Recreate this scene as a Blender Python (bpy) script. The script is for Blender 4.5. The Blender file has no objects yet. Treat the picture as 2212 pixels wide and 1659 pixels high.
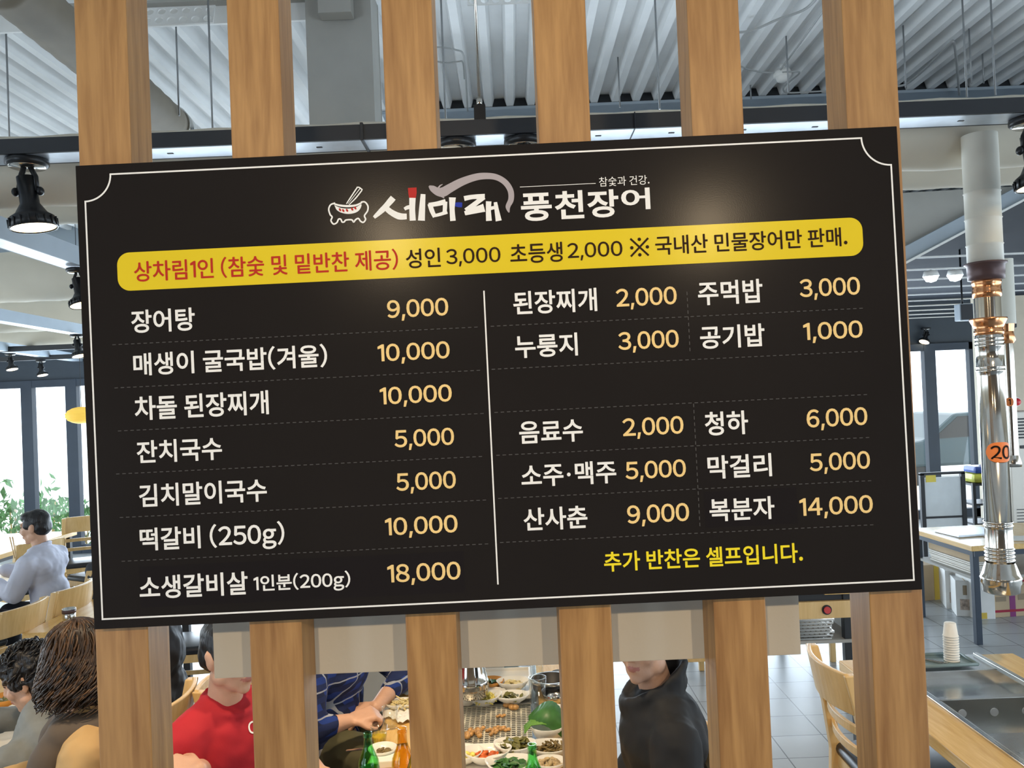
import bpy, bmesh, math, random
from mathutils import Vector, Matrix, Euler
random.seed(7)
SC = bpy.context.scene
COL = SC.collection
PI = math.pi
R = math.radians

# ------------------------------------------------------------------ camera
H = 2.0; F = 1800.0; PITCH = R(0.81); ROLL = R(2.36)
CAM = Vector((0, 0, H))
fwd = Vector((0, math.cos(PITCH), math.sin(PITCH)))
up0 = Vector((0, -math.sin(PITCH), math.cos(PITCH)))
right0 = Vector((1, 0, 0))
Rc = math.cos(ROLL) * right0 - math.sin(ROLL) * up0
Uc = math.sin(ROLL) * right0 + math.cos(ROLL) * up0
cd = bpy.data.cameras.new('camera'); cd.sensor_width = 36; cd.lens = F / 2212 * 36
cd.clip_start = 0.05; cd.clip_end = 200
cam = bpy.data.objects.new('camera', cd); COL.objects.link(cam)
cam.matrix_world = Matrix((
    (Rc.x, Uc.x, -fwd.x, CAM.x), (Rc.y, Uc.y, -fwd.y, CAM.y), (Rc.z, Uc.z, -fwd.z, CAM.z), (0, 0, 0, 1)))
SC.camera = cam
SC.view_settings.view_transform = 'Standard'
SC.view_settings.look = 'None'
SC.view_settings.gamma = 1
SC.view_settings.exposure = 0.15
SC.view_settings.use_curve_mapping = False

# ------------------------------------------------------------------ world and lights
W = bpy.data.worlds.new('daylight'); SC.world = W; W.use_nodes = True
bg = W.node_tree.nodes['Background']
bg.inputs[0].default_value = (0.80, 0.91, 1.0, 1); bg.inputs[1].default_value = 3.0


def light(name, kind, loc, target, energy, color, size=0.1, spot=60, blend=0.6, size_y=None):
    d = bpy.data.lights.new(name, kind); d.energy = energy; d.color = color
    if kind == 'AREA':
        d.size = size
        if size_y:
            d.shape = 'RECTANGLE'; d.size_y = size_y
    else:
        d.shadow_soft_size = size
    if kind == 'SPOT':
        d.spot_size = R(spot); d.spot_blend = blend
    o = bpy.data.objects.new(name, d); COL.objects.link(o); o.location = loc
    o.rotation_euler = (Vector(target) - Vector(loc)).to_track_quat('-Z', 'Y').to_euler()
    return o


WARM = (1.0, 0.77, 0.50)
light('spotlight_beam', 'SPOT', (-0.71, -2.0, 3.01), (-0.35, 1.6, 2.0), 150, WARM, 0.05, 50, 0.9)
light('spotlight_beam', 'SPOT', (1.26, -2.0, 3.02), (0.45, 1.6, 2.0), 150, WARM, 0.05, 50, 0.9)
light('spotlight_beam', 'SPOT', (-0.3, 2.6, 3.0), (-0.15, 3.3, 0.7), 110, WARM, 0.05, 80, 0.8)
light('spotlight_beam', 'SPOT', (-0.9, 2.2, 3.0), (-1.2, 2.9, 0.8), 80, WARM, 0.05, 80, 0.8)
light('spotlight_beam', 'SPOT', (1.9, 2.3, 3.0), (1.8, 3.3, 0.7), 70, WARM, 0.05, 80, 0.8)
light('spotlight_beam', 'SPOT', (-1.9, 1.9, 3.0), (-2.0, 3.0, 0.9), 70, WARM, 0.05, 70, 0.8)
SKY = (0.72, 0.86, 1.0)
light('window_daylight', 'AREA', (0, 11.7, 1.4), (0, 4, 3.0), 580, SKY, 14, size_y=2.2)
light('side_fill', 'AREA', (-8.3, 3.5, 1.3), (0, 3.5, 2.4), 260, SKY, 14, size_y=2.2)  # added lamp along the windowless left wall, brightens the deck
light('side_fill', 'AREA', (8.3, 3.5, 1.3), (0, 3.5, 3.0), 380, SKY, 14, size_y=2.2)  # matching added lamp along the windowless right wall
light('front_fill', 'AREA', (-5.3, -4.9, 1.4), (-3.0, 3, 2.2), 210, SKY, 3.2, size_y=2.2)  # unseen lamp for an inferred window; the wall behind it is solid
light('front_fill', 'AREA', (5.8, -4.9, 1.4), (3.0, 3, 3.2), 210, SKY, 3.2, size_y=2.2)  # unseen lamp added to brighten the deck, no window modelled here


def P(px, py, Y):
    d = fwd * F + Rc * (px - 1106) - Uc * (py - 829.5)
    return CAM + d * (Y / d.y)


def G(px, py, z):
    d = fwd * F + Rc * (px - 1106) - Uc * (py - 829.5)
    return CAM + d * ((z - H) / d.z)


# ------------------------------------------------------------------ materials
MATS = {}


def mat(name, c, rough=0.5, metal=0.0, var=0.06, scale=6.0, stretch=(1, 1, 1), bump=0.0, bscale=80, trans=0.0,
        emit=None, estr=0.0, coat=0.0, ior=1.45, alpha=None):
    m = bpy.data.materials.new(name); m.use_nodes = True
    nt = m.node_tree; b = nt.nodes['Principled BSDF']
    b.inputs['Roughness'].default_value = rough; b.inputs['Metallic'].default_value = metal
    b.inputs['IOR'].default_value = ior
    b.inputs['Transmission Weight'].default_value = trans
    b.inputs['Coat Weight'].default_value = coat
    tc = nt.nodes.new('ShaderNodeTexCoord'); mp = nt.nodes.new('ShaderNodeMapping')
    mp.inputs['Scale'].default_value = stretch
    nt.links.new(tc.outputs['Object'], mp.inputs[0])
    n = nt.nodes.new('ShaderNodeTexNoise'); n.inputs['Scale'].default_value = scale; n.inputs['Detail'].default_value = 5
    nt.links.new(mp.outputs[0], n.inputs['Vector'])
    cr = nt.nodes.new('ShaderNodeValToRGB')
    cr.color_ramp.elements[0].position = 0.3; cr.color_ramp.elements[1].position = 0.7
    cr.color_ramp.elements[0].color = (*[max(0, x * (1 - var)) for x in c], 1)
    cr.color_ramp.elements[1].color = (*[min(1, x * (1 + var)) for x in c], 1)
    nt.links.new(n.outputs[0], cr.inputs[0]); nt.links.new(cr.outputs[0], b.inputs['Base Color'])
    if bump:
        bn = nt.nodes.new('ShaderNodeTexNoise'); bn.inputs['Scale'].default_value = bscale
        nt.links.new(mp.outputs[0], bn.inputs['Vector'])
        bp = nt.nodes.new('ShaderNodeBump'); bp.inputs['Strength'].default_value = bump; bp.inputs['Distance'].default_value = 0.01
        nt.links.new(bn.outputs[0], bp.inputs['Height']); nt.links.new(bp.outputs[0], b.inputs['Normal'])
    if emit:
        b.inputs['Emission Color'].default_value = (*emit, 1); b.inputs['Emission Strength'].default_value = estr
    if name in ('board_black', 'banner_yellow', 'patch_film'): b.inputs['Specular IOR Level'].default_value = 0.05
    if name.endswith('_lettering') or name.endswith('_print'): b.inputs['Specular IOR Level'].default_value = 0.06
    MATS[name] = m
    return m


def wood(name, c1, c2, scale=3.0, axis='Z', rough=0.45, bump=0.05):
    m = bpy.data.materials.new(name); m.use_nodes = True
    nt = m.node_tree; b = nt.nodes['Principled BSDF']; b.inputs['Roughness'].default_value = rough
    tc = nt.nodes.new('ShaderNodeTexCoord'); mp = nt.nodes.new('ShaderNodeMapping')
    s = {'X': (1, 12, 12), 'Y': (12, 1, 12), 'Z': (12, 12, 1)}[axis]
    mp.inputs['Scale'].default_value = [k * scale / 3 for k in s]
    oi = nt.nodes.new('ShaderNodeObjectInfo')
    vm = nt.nodes.new('ShaderNodeVectorMath'); vm.operation = 'SCALE'; vm.inputs[0].default_value = (7, 9, 13)
    nt.links.new(oi.outputs['Random'], vm.inputs['Scale'])
    nt.links.new(vm.outputs[0], mp.inputs['Location'])
    nt.links.new(tc.outputs['Object'], mp.inputs[0])
    n1 = nt.nodes.new('ShaderNodeTexNoise'); n1.inputs['Scale'].default_value = 1.6; n1.inputs['Detail'].default_value = 6
    n1.inputs['Distortion'].default_value = 1.6
    n2 = nt.nodes.new('ShaderNodeTexNoise'); n2.inputs['Scale'].default_value = 9; n2.inputs['Detail'].default_value = 8
    nt.links.new(mp.outputs[0], n1.inputs['Vector']); nt.links.new(mp.outputs[0], n2.inputs['Vector'])
    mx = nt.nodes.new('ShaderNodeMath'); mx.operation = 'MULTIPLY_ADD'; mx.inputs[1].default_value = 0.34
    m2 = nt.nodes.new('ShaderNodeMath'); m2.operation = 'MULTIPLY'; m2.inputs[1].default_value = 0.66
    nt.links.new(n1.outputs[0], m2.inputs[0]); nt.links.new(n2.outputs[0], mx.inputs[0]); nt.links.new(m2.outputs[0], mx.inputs[2])
    cr = nt.nodes.new('ShaderNodeValToRGB')
    cr.color_ramp.elements[0].position = 0.33; cr.color_ramp.elements[1].position = 0.62
    cr.color_ramp.elements[0].color = (*c1, 1); cr.color_ramp.elements[1].color = (*c2, 1)
    nt.links.new(mx.outputs[0], cr.inputs[0]); nt.links.new(cr.outputs[0], b.inputs['Base Color'])
    bp = nt.nodes.new('ShaderNodeBump'); bp.inputs['Strength'].default_value = bump; bp.inputs['Distance'].default_value = 0.005
    nt.links.new(n2.outputs[0], bp.inputs['Height']); nt.links.new(bp.outputs[0], b.inputs['Normal'])
    MATS[name] = m
    return m


def glassmat(name, tint=(1, 1, 1), gloss=0.08):
    m = bpy.data.materials.new(name); m.use_nodes = True; nt = m.node_tree
    nt.nodes.remove(nt.nodes['Principled BSDF'])
    t = nt.nodes.new('ShaderNodeBsdfTransparent'); t.inputs[0].default_value = (*tint, 1)
    g = nt.nodes.new('ShaderNodeBsdfGlossy'); g.inputs['Roughness'].default_value = 0.02
    lw = nt.nodes.new('ShaderNodeLayerWeight'); lw.inputs[0].default_value = 0.5
    mx = nt.nodes.new('ShaderNodeMixShader')
    pw = nt.nodes.new('ShaderNodeMath'); pw.operation = 'POWER'; pw.inputs[1].default_value = 2.5
    ml = nt.nodes.new('ShaderNodeMath'); ml.operation = 'MULTIPLY_ADD'; ml.inputs[1].default_value = gloss * 4; ml.inputs[2].default_value = 0.03
    nt.links.new(lw.outputs['Facing'], pw.inputs[0]); nt.links.new(pw.outputs[0], ml.inputs[0]); nt.links.new(ml.outputs[0], mx.inputs[0]); nt.links.new(t.outputs[0], mx.inputs[1]); nt.links.new(g.outputs[0], mx.inputs[2])
    nt.links.new(mx.outputs[0], nt.nodes['Material Output'].inputs[0])
    MATS[name] = m
    return m


def tilemat():
    m = bpy.data.materials.new('floor_tile'); m.use_nodes = True; nt = m.node_tree
    b = nt.nodes['Principled BSDF']; b.inputs['Roughness'].default_value = 0.3
    tc = nt.nodes.new('ShaderNodeTexCoord'); mp = nt.nodes.new('ShaderNodeMapping')
    mp.inputs['Location'].default_value = (0.03, 0.07, 0)
    nt.links.new(tc.outputs['Object'], mp.inputs[0])
    br = nt.nodes.new('ShaderNodeTexBrick'); br.offset = 0; br.squash = 1
    br.inputs['Scale'].default_value = 1; br.inputs['Brick Width'].default_value = 0.285; br.inputs['Row Height'].default_value = 0.285
    br.inputs['Mortar Size'].default_value = 0.0035; br.inputs['Mortar Smooth'].default_value = 0.1
    br.inputs['Color1'].default_value = (0.38, 0.405, 0.42, 1); br.inputs['Color2'].default_value = (0.42, 0.445, 0.46, 1)
    br.inputs['Mortar'].default_value = (0.09, 0.09, 0.09, 1)
    nt.links.new(mp.outputs[0], br.inputs['Vector'])
    n = nt.nodes.new('ShaderNodeTexNoise'); n.inputs['Scale'].default_value = 2.5; n.inputs['Detail'].default_value = 6
    nt.links.new(mp.outputs[0], n.inputs['Vector'])
    mr = nt.nodes.new('ShaderNodeMapRange'); mr.inputs['To Min'].default_value = 0.85; mr.inputs['To Max'].default_value = 1.12
    nt.links.new(n.outputs[0], mr.inputs[0])
    mx = nt.nodes.new('ShaderNodeMix'); mx.data_type = 'RGBA'; mx.blend_type = 'MULTIPLY'; mx.inputs[0].default_value = 1
    nt.links.new(br.outputs[0], mx.inputs[6]); nt.links.new(mr.outputs[0], mx.inputs[7])
    nt.links.new(mx.outputs[2], b.inputs['Base Color'])
    bp = nt.nodes.new('ShaderNodeBump'); bp.inputs['Strength'].default_value = 0.3; bp.inputs['Distance'].default_value = 0.004; bp.invert = True
    nt.links.new(br.outputs['Fac'], bp.inputs['Height']); nt.links.new(bp.outputs[0], b.inputs['Normal'])
    MATS['floor_tile'] = m
    return m


def plaidmat():
    m = bpy.data.materials.new('plaid_flannel'); m.use_nodes = True; nt = m.node_tree
    b = nt.nodes['Principled BSDF']; b.inputs['Roughness'].default_value = 0.9
    tc = nt.nodes.new('ShaderNodeTexCoord')
    n = nt.nodes.new('ShaderNodeTexNoise'); n.inputs['Scale'].default_value = 7
    nt.links.new(tc.outputs['Object'], n.inputs['Vector'])
    ad = nt.nodes.new('ShaderNodeVectorMath'); ad.operation = 'MULTIPLY_ADD'; ad.inputs[1].default_value = (0.035,) * 3
    nt.links.new(n.outputs['Color'], ad.inputs[0]); nt.links.new(tc.outputs['Object'], ad.inputs[2])
    sep = nt.nodes.new('ShaderNodeSeparateXYZ'); nt.links.new(ad.outputs[0], sep.inputs[0])

    def bands(sock, k, width, off=0.0):
        a = nt.nodes.new('ShaderNodeMath'); a.operation = 'MULTIPLY_ADD'; a.inputs[1].default_value = k; a.inputs[2].default_value = off
        nt.links.new(sock, a.inputs[0])
        f = nt.nodes.new('ShaderNodeMath'); f.operation = 'FRACT'; nt.links.new(a.outputs[0], f.inputs[0])
        l = nt.nodes.new('ShaderNodeMath'); l.operation = 'LESS_THAN'; l.inputs[1].default_value = width
        nt.links.new(f.outputs[0], l.inputs[0]); return l.outputs[0]

    def mixc(fac, c1s, c2):
        x = nt.nodes.new('ShaderNodeMix'); x.data_type = 'RGBA'; nt.links.new(fac, x.inputs[0])
        if isinstance(c1s, tuple): x.inputs[6].default_value = c1s
        else: nt.links.new(c1s, x.inputs[6])
        x.inputs[7].default_value = c2; return x.outputs[2]
    sm = nt.nodes.new('ShaderNodeMath'); sm.operation = 'ADD'
    nt.links.new(sep.outputs[0], sm.inputs[0]); nt.links.new(sep.outputs[1], sm.inputs[1])
    c = mixc(bands(sm.outputs[0], 19, 0.45), (0.010, 0.036, 0.20, 1), (0.006, 0.012, 0.05, 1))
    c = mixc(bands(sep.outputs[2], 22, 0.45), c, (0.008, 0.018, 0.08, 1))
    mxm = nt.nodes.new('ShaderNodeMath'); mxm.operation = 'MAXIMUM'
    nt.links.new(bands(sm.outputs[0], 9.5, 0.055, 0.3), mxm.inputs[0]); nt.links.new(bands(sep.outputs[2], 11, 0.06, 0.6), mxm.inputs[1])
    c = mixc(mxm.outputs[0], c, (0.34, 0.36, 0.40, 1))
    nt.links.new(c, b.inputs['Base Color'])
    MATS['plaid_flannel'] = m
    return m


OAK = wood('oak_film', (0.265, 0.122, 0.036), (0.46, 0.245, 0.085))
CHAIRW = wood('blond_beech', (0.64, 0.41, 0.16), (0.77, 0.53, 0.245), 2, 'Z', 0.3)
TABLEW = wood('honey_tabletop', (0.66, 0.39, 0.11), (0.83, 0.55, 0.21), 3, 'Y', 0.22)
STEEL = mat('brushed_steel', (0.62, 0.62, 0.60), 0.2, 1.0, 0.05, 20, (1, 8, 1))
CHROME = mat('polished_steel', (0.56, 0.53, 0.48), 0.13, 1.0)
COPPER = mat('copper', (0.72, 0.34, 0.16), 0.2, 1.0)
BROWNM = mat('brown_steel', (0.10, 0.06, 0.06), 0.4, 0.3)
BLACKM = mat('black_metal', (0.012, 0.013, 0.015), 0.35, 0.2)
BLACKF = mat('black_painted_steel', (0.02, 0.022, 0.026), 0.5)
GALV = mat('galvanised_steel', (0.62, 0.68, 0.75), 0.35, 0.7, 0.08, 15)
DECK = mat('white_painted_deck', (0.84, 0.85, 0.85), 0.5, 0, 0.05, 3)
GREYP = mat('grey_painted_steel', (0.37, 0.36, 0.33), 0.5, 0, 0.04)
BLUEG = mat('blue_grey_steel', (0.36, 0.42, 0.48), 0.5, 0, 0.04)
WHITEP = mat('white_painted_steel', (0.80, 0.80, 0.78), 0.5, 0, 0.03)
DUCTF = mat('beige_duct', (0.60, 0.55, 0.45), 0.7, 0, 0.06, 2)
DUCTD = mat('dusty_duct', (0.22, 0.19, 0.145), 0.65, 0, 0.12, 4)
DUCTW = mat('cream_duct', (0.72, 0.70, 0.62), 0.5, 0, 0.04)
WALLD = mat('dark_wall_panel', (0.05, 0.065, 0.085), 0.6)
WALLB = mat('beige_wall', (0.62, 0.55, 0.43), 0.7)
FRAME = mat('window_frame_metal', (0.035, 0.05, 0.075), 0.5)
BOARD = mat('matte_white_board', (0.58, 0.54, 0.46), 0.75, 0, 0.02, 3, bump=0.05, bscale=60)
LEATHER = mat('black_vinyl', (0.015, 0.016, 0.02), 0.35)
PORC = mat('white_porcelain', (0.85, 0.82, 0.74), 0.2, 0, 0.02)
PLAST = mat('cream_plastic', (0.78, 0.74, 0.66), 0.35, 0, 0.02)
PAPER = mat('white_paper', (0.86, 0.83, 0.76), 0.8, 0, 0.03)
CARD = mat('brown_cardboard', (0.55, 0.42, 0.27), 0.8, 0, 0.06)
GLASS = glassmat('window_glass')
CLEAR = glassmat('clear_glass', (0.97, 0.98, 0.97), 0.12)
GREENG = glassmat('green_bottle_glass', (0.55, 0.90, 0.58), 0.14)
BROWNG = glassmat('amber_bottle_glass', (0.93, 0.78, 0.38), 0.14)
BULB = mat('warm_lamp_lens', (1, 0.9, 0.7), 0.3, emit=(1.0, 0.72, 0.36), estr=4.5)
BULBW = mat('cool_lamp_lens', (1, 1, 1), 0.3, emit=(0.8, 0.92, 1.0), estr=8)
SKIN = mat('skin', (0.62, 0.36, 0.24), 0.5, 0, 0.06, 14, bump=0.08, bscale=120)
LIPS = mat('lips', (0.48, 0.19, 0.15), 0.4)
EYE = mat('eye', (0.03, 0.02, 0.02), 0.2)
HAIRK = mat('black_hair', (0.012, 0.011, 0.012), 0.4, 0, 0.3, 60, (1, 1, 0.2), bump=0.4, bscale=120)
HAIRB = mat('brown_hair', (0.030, 0.017, 0.010), 0.4, 0, 0.8, 16)
tilemat(); plaidmat()


# ------------------------------------------------------------------ mesh builder
def frame_z(d):
    d = Vector(d).normalized()
    return d.to_track_quat('Z', 'Y').to_matrix()


class MB:
    def __init__(s):
        s.v = []; s.f = []; s.sm = []

    def add(s, vs, fs, smooth=False):
        o = len(s.v); s.v += [Vector(v) for v in vs]
        for f in fs:
            s.f.append([i + o for i in f]); s.sm.append(smooth)
        return s

    def box(s, c, d, rz=0, M=None):
        hx, hy, hz = d[0] / 2, d[1] / 2, d[2] / 2
        vs = [Vector((x, y, z)) for x in (-hx, hx) for y in (-hy, hy) for z in (-hz, hz)]
        m = M or Matrix.Rotation(rz, 3, 'Z')
        vs = [m @ v + Vector(c) for v in vs]
        return s.add(vs, [(0, 1, 3, 2), (4, 6, 7, 5), (0, 4, 5, 1), (2, 3, 7, 6), (0, 2, 6, 4), (1, 5, 7, 3)])

    def bbox(s, c, d, b=0.004, rz=0):      # bevelled box
        bm = bmesh.new(); bmesh.ops.create_cube(bm, size=1)
        for v in bm.verts: v.co = Vector((v.co.x * d[0], v.co.y * d[1], v.co.z * d[2]))
        bmesh.ops.bevel(bm, geom=bm.edges[:], offset=min(b, min(d) * 0.45), segments=2, affect='EDGES', profile=0.6)
        m = Matrix.Rotation(rz, 3, 'Z')
        bm.verts.index_update()
        s.add([m @ v.co + Vector(c) for v in bm.verts], [[v.index for v in f.verts] for f in bm.faces]); bm.free()
        return s

    def cyl(s, p0, p1, r0, r1=None, n=16, caps=True):
        r1 = r0 if r1 is None else r1
        p0 = Vector(p0); p1 = Vector(p1); m = frame_z(p1 - p0); vs = []
        for p, r in ((p0, r0), (p1, r1)):
            for i in range(n):
                a = 2 * PI * i / n
                vs.append(p + m @ Vector((r * math.cos(a), r * math.sin(a), 0)))
        s.add(vs, [(i, (i + 1) % n, n + (i + 1) % n, n + i) for i in range(n)], True)
        if caps:
            s.add(vs[:n], [list(range(n))[::-1]]); s.add(vs[n:], [list(range(n))])
        return s

    def lathe(s, prof, n=24, c=(0, 0, 0), sx=1, sy=1, M=None):
        vs = []; c = Vector(c)
        for r, z in prof:
            for i in range(n):
                a = 2 * PI * i / n
                v = Vector((r * math.cos(a) * sx, r * math.sin(a) * sy, z))
                vs.append((M @ v if M else v) + c)
        fs = []
        for k in range(len(prof) - 1):
            for i in range(n):
                j = (i + 1) % n
                fs.append((k * n + i, k * n + j, (k + 1) * n + j, (k + 1) * n + i))
        s.add(vs, fs, True)
        return s

    def tube(s, pts, r, n=8, rs=None, caps=True):
        pts = [Vector(p) for p in pts]; vs = []; up = None
        for k, p in enumerate(pts):
            t = (pts[min(k + 1, len(pts) - 1)] - pts[max(k - 1, 0)])
            if t.length < 1e-9: t = Vector((0, 0, 1))
            t.normalize()
            if up is None:
                up = t.orthogonal().normalized()
            up = (up - t * up.dot(t))
            if up.length < 1e-6: up = t.orthogonal()
            up.normalize(); b = t.cross(up)
            rr = rs[k] if rs else r
            for i in range(n):
                a = 2 * PI * i / n
                vs.append(p + (up * math.cos(a) + b * math.sin(a)) * rr)
        fs = []
        for k in range(len(pts) - 1):
            for i in range(n):
                j = (i + 1) % n
                fs.append((k * n + i, k * n + j, (k + 1) * n + j, (k + 1) * n + i))
        s.add(vs, fs, True)
        if caps:
            s.add(vs[:n], [list(range(n))[::-1]]); s.add(vs[-n:], [list(range(n))])
        return s

    def ell(s, c, r, n=14, M=None):
        vs = []; fs = []; c = Vector(c); m = n // 2 + 1
        for k in range(m + 1):
            th = PI * k / m
            for i in range(n):
                a = 2 * PI * i / n
                v = Vector((r[0] * math.sin(th) * math.cos(a), r[1] * math.sin(th) * math.sin(a), r[2] * math.cos(th)))
                vs.append((M @ v if M else v) + c)
        for k in range(m):
            for i in range(n):
                j = (i + 1) % n
                fs.append((k * n + i, (k + 1) * n + i, (k + 1) * n + j, k * n + j))
        return s.add(vs, fs, True)

    def prism(s, outline, h, M=None, o=(0, 0, 0)):       # outline in local xy, extruded along z
        n = len(outline); o = Vector(o)
        vs = [Vector((x, y, z)) for z in (0, h) for x, y in outline]
        vs = [(M @ v if M else v) + o for v in vs]
        s.add(vs, [list(range(n))[::-1], list(range(n, 2 * n))] + [(i, (i + 1) % n, n + (i + 1) % n, n + i) for i in range(n)])
        return s

    def build(s, name, m, parent=None, loc=(0, 0, 0), rz=0, weld=True, bevel=0, solid=0):
        me = bpy.data.meshes.new(name)
        me.from_pydata([tuple(v) for v in s.v], [], s.f)
        for p, k in zip(me.polygons, s.sm): p.use_smooth = k
        ms = m if isinstance(m, (list, tuple)) else [m]
        for x in ms: me.materials.append(x)
        bm = bmesh.new(); bm.from_mesh(me)
        if weld: bmesh.ops.remove_doubles(bm, verts=bm.verts[:], dist=1e-5)
        bmesh.ops.recalc_face_normals(bm, faces=bm.faces[:])
        bm.to_mesh(me); bm.free()
        o = bpy.data.objects.new(name, me); COL.objects.link(o)
        o.location = loc; o.rotation_euler = (0, 0, rz)
        if parent: o.parent = parent
        if bevel:
            b = o.modifiers.new('bevel', 'BEVEL'); b.width = bevel; b.segments = 2; b.limit_method = 'ANGLE'
        if solid:
            b = o.modifiers.new('solid', 'SOLIDIFY'); b.thickness = solid
        return o


def tag(o, label=None, cat=None, group=None, kind=None):
    if label: o['label'] = label
    if cat: o['category'] = cat
    if group: o['group'] = group
    if kind: o['kind'] = kind
    return o


def thing(name, label, cat, loc=(0, 0, 0), rz=0, group=None):
    o = bpy.data.objects.new(name, None); COL.objects.link(o); o.empty_display_size = 0.1
    o.location = loc; o.rotation_euler = (0, 0, rz)
    return tag(o, label, cat, group)


def struct(o):
    o['kind'] = 'structure'; return o


def copy_thing(o, label, loc=None, rz=None):
    ch = list(o.children)
    c = o.copy(); COL.objects.link(c); c['label'] = label
    if loc is not None: c.location = loc
    if rz is not None: c.rotation_euler = (0, 0, rz)
    for a in ch:
        k = a.copy(); COL.objects.link(k); k.parent = c
        for b in list(a.children):
            d = b.copy(); COL.objects.link(d); d.parent = k
    return c


# ------------------------------------------------------------------ glyph cache (text drawn with the built-in font)
GL = {}
ITEMS_CHARS = set('상차림인참숯및밑반찬제공성초등생국내산민물장어만판매장어탕매생이굴국밥겨울차돌된장찌개잔치국수김치말이국수떡갈비소생갈비살인분주먹밥누룽지공기밥음료수청하소주맥주막걸리산사춘복분자추가반찬은셀프입니다풍천장어과건강')
FULL = {c: chr(ord(c) + 0xFEE0) for c in '0123456789,()g.Co'}


def make_glyphs():
    dg = None
    for off, chars in ((0.0, None), (0.012, None), (0.024, '풍천장어')):
        cs = [FULL.get(c, c) for c in chars] if chars else sorted(ITEMS_CHARS) + list(FULL.values()) + ['·']
        cu = bpy.data.curves.new('glyph', 'FONT'); cu.body = '\n'.join(cs); cu.size = 1; cu.offset = off; cu.resolution_u = 4
        cu.space_line = 3.0
        ob = bpy.data.objects.new('glyph', cu); COL.objects.link(ob)
        dg = bpy.context.evaluated_depsgraph_get(); dg.update()
        me = ob.evaluated_get(dg).to_mesh()
        co = [v.co.copy() for v in me.vertices]
        line = [int(round((0.32 - v.y) / 3.0)) for v in co]
        vmap = {}; faces = {}
        for i, k in enumerate(line): vmap.setdefault(k, []).append(i)
        for p in me.polygons: faces.setdefault(line[p.vertices[0]], []).append(list(p.vertices))
        for k, c in enumerate(cs):
            ids = vmap[k]; ix = {v: n for n, v in enumerate(ids)}
            GL[(c, off)] = ([(co[i].x, co[i].y + 3.0 * k) for i in ids], [[ix[i] for i in f] for f in faces[k]])
        ob.evaluated_get(dg).to_mesh_clear()
        bpy.data.objects.remove(ob); bpy.data.curves.remove(cu)


make_glyphs()


def simple_marks():
    for off in (0.0, 0.012, 0.024):
        t = 0.088 + 2 * off; h = 0.733 + off
        GL[(FULL['1'], off)] = ([(0.21, -off), (0.21 + t, -off), (0.21 + t, h), (0.21 + t * 0.28, h), (0.06, h - 0.095), (0.06, h - 0.095 - t * 0.95), (0.21, h - 0.072 - t * 0.8)], [[0, 1, 2, 3, 6], [3, 4, 5, 6]])
        GL[(FULL[','], off)] = ([(0.055 - off, 0.10 + off), (0.145 + off, 0.10 + off), (0.075 + off, -0.15 - off), (0.012 - off, -0.15 - off)], [[0, 1, 2, 3]])


simple_marks()


def thicken(V, Fc, d):
    # a heavier weight: the same outline laid five times, nudged sideways and up
    V2 = []; F2 = []
    for k, (dx, dy) in enumerate(((0, 0), (d, 0), (-d, 0), (0, d), (0, -d))):
        o = len(V2); V2 += [(x + dx, y + dy, 0.00003 * k) for x, y in V]; F2 += [[i + o for i in f] for f in Fc]
    return V2, F2


def layout(s, off, track=0.0, dig_bear=0.03):
    """returns verts(2d), faces, main ink box (x0,x1,y0,y1): y from letters and digits only"""
    V = []; Fc = []; x = 0.0; xs = []; ys = []
    for ch in s:
        if ch == ' ':
            x += 0.24; continue
        c = FULL.get(ch, ch); vs, fs = GL[(c, off)]
        x0 = min(a for a, b in vs); x1 = max(a for a, b in vs)
        if ch in FULL or ch in '·':
            be = {',': 0.04, '.': 0.05, '(': 0.05, ')': 0.03, '·': 0.06, '1': 0.055}.get(ch, dig_bear)
            if ch == '·': be = 0.12
            dx = x + be - x0; adv = x1 - x0 + 2 * be
        else:
            dx = x; adv = 0.92 if ch != '※' else 1.0
        o = len(V)
        V += [(a + dx, b) for a, b in vs]; Fc += [[i + o for i in f] for f in fs]
        xs += [x0 + dx, x1 + dx]
        if ch not in ',()g.·': ys += [b for a, b in vs]
        x += adv + track
    return V, Fc, (min(xs), max(xs), min(ys), max(ys))

# ------------------------------------------------------------------ the setting
FX0, FX1, FY0, FY1 = -8.5, 8.5, -5.0, 12.0
struct(MB().box(((FX0 + FX1) / 2, (FY0 + FY1) / 2, -0.05), (FX1 - FX0, FY1 - FY0, 0.1)).build('floor', MATS['floor_tile']))


def deck():
    s = 0.182; z0 = 4.5; z1 = 4.58; vs = []; x = FX0; prof = []
    while x < FX1:
        prof += [(x, z0), (x + 0.055, z0), (x + 0.078, z1), (x + s - 0.023, z1)]; x += s
    prof.append((x, z0)); n = len(prof)
    for y in (FY0, 12.0): vs += [(a, y, b) for a, b in prof]
    m = MB(); m.add(vs, [(i, i + 1, n + i + 1, n + i) for i in range(n - 1)])
    m.box(((FX0 + FX1) / 2, (FY0 + FY1) / 2, 4.66), (FX1 - FX0, FY1 - FY0, 0.12))
    return m.build('ceiling', DECK)


struct(deck())
# back wall of dark panels above a run of tall windows, side walls
zt_w = 2.50
wb = MB(); wb.box((0, 12.05, (zt_w + 4.6) / 2), (17, 0.1, 4.6 - zt_w))
struct(wb.build('wall_back', WALLD))
struct(MB().box((-8.55, 3.5, 2.3), (0.1, 17.2, 4.6)).build('wall_left', WALLB))
struct(MB().box((8.55, 3.5, 2.3), (0.1, 17.2, 4.6)).build('wall_right', WALLB))


struct(MB().box((0, -5.05, 2.3), (17, 0.1, 4.6)).build('wall_front', mat('brown_wall', (0.16, 0.12, 0.09), 0.7)))  # unseen wall, added dark so the menu board reflects less


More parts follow.
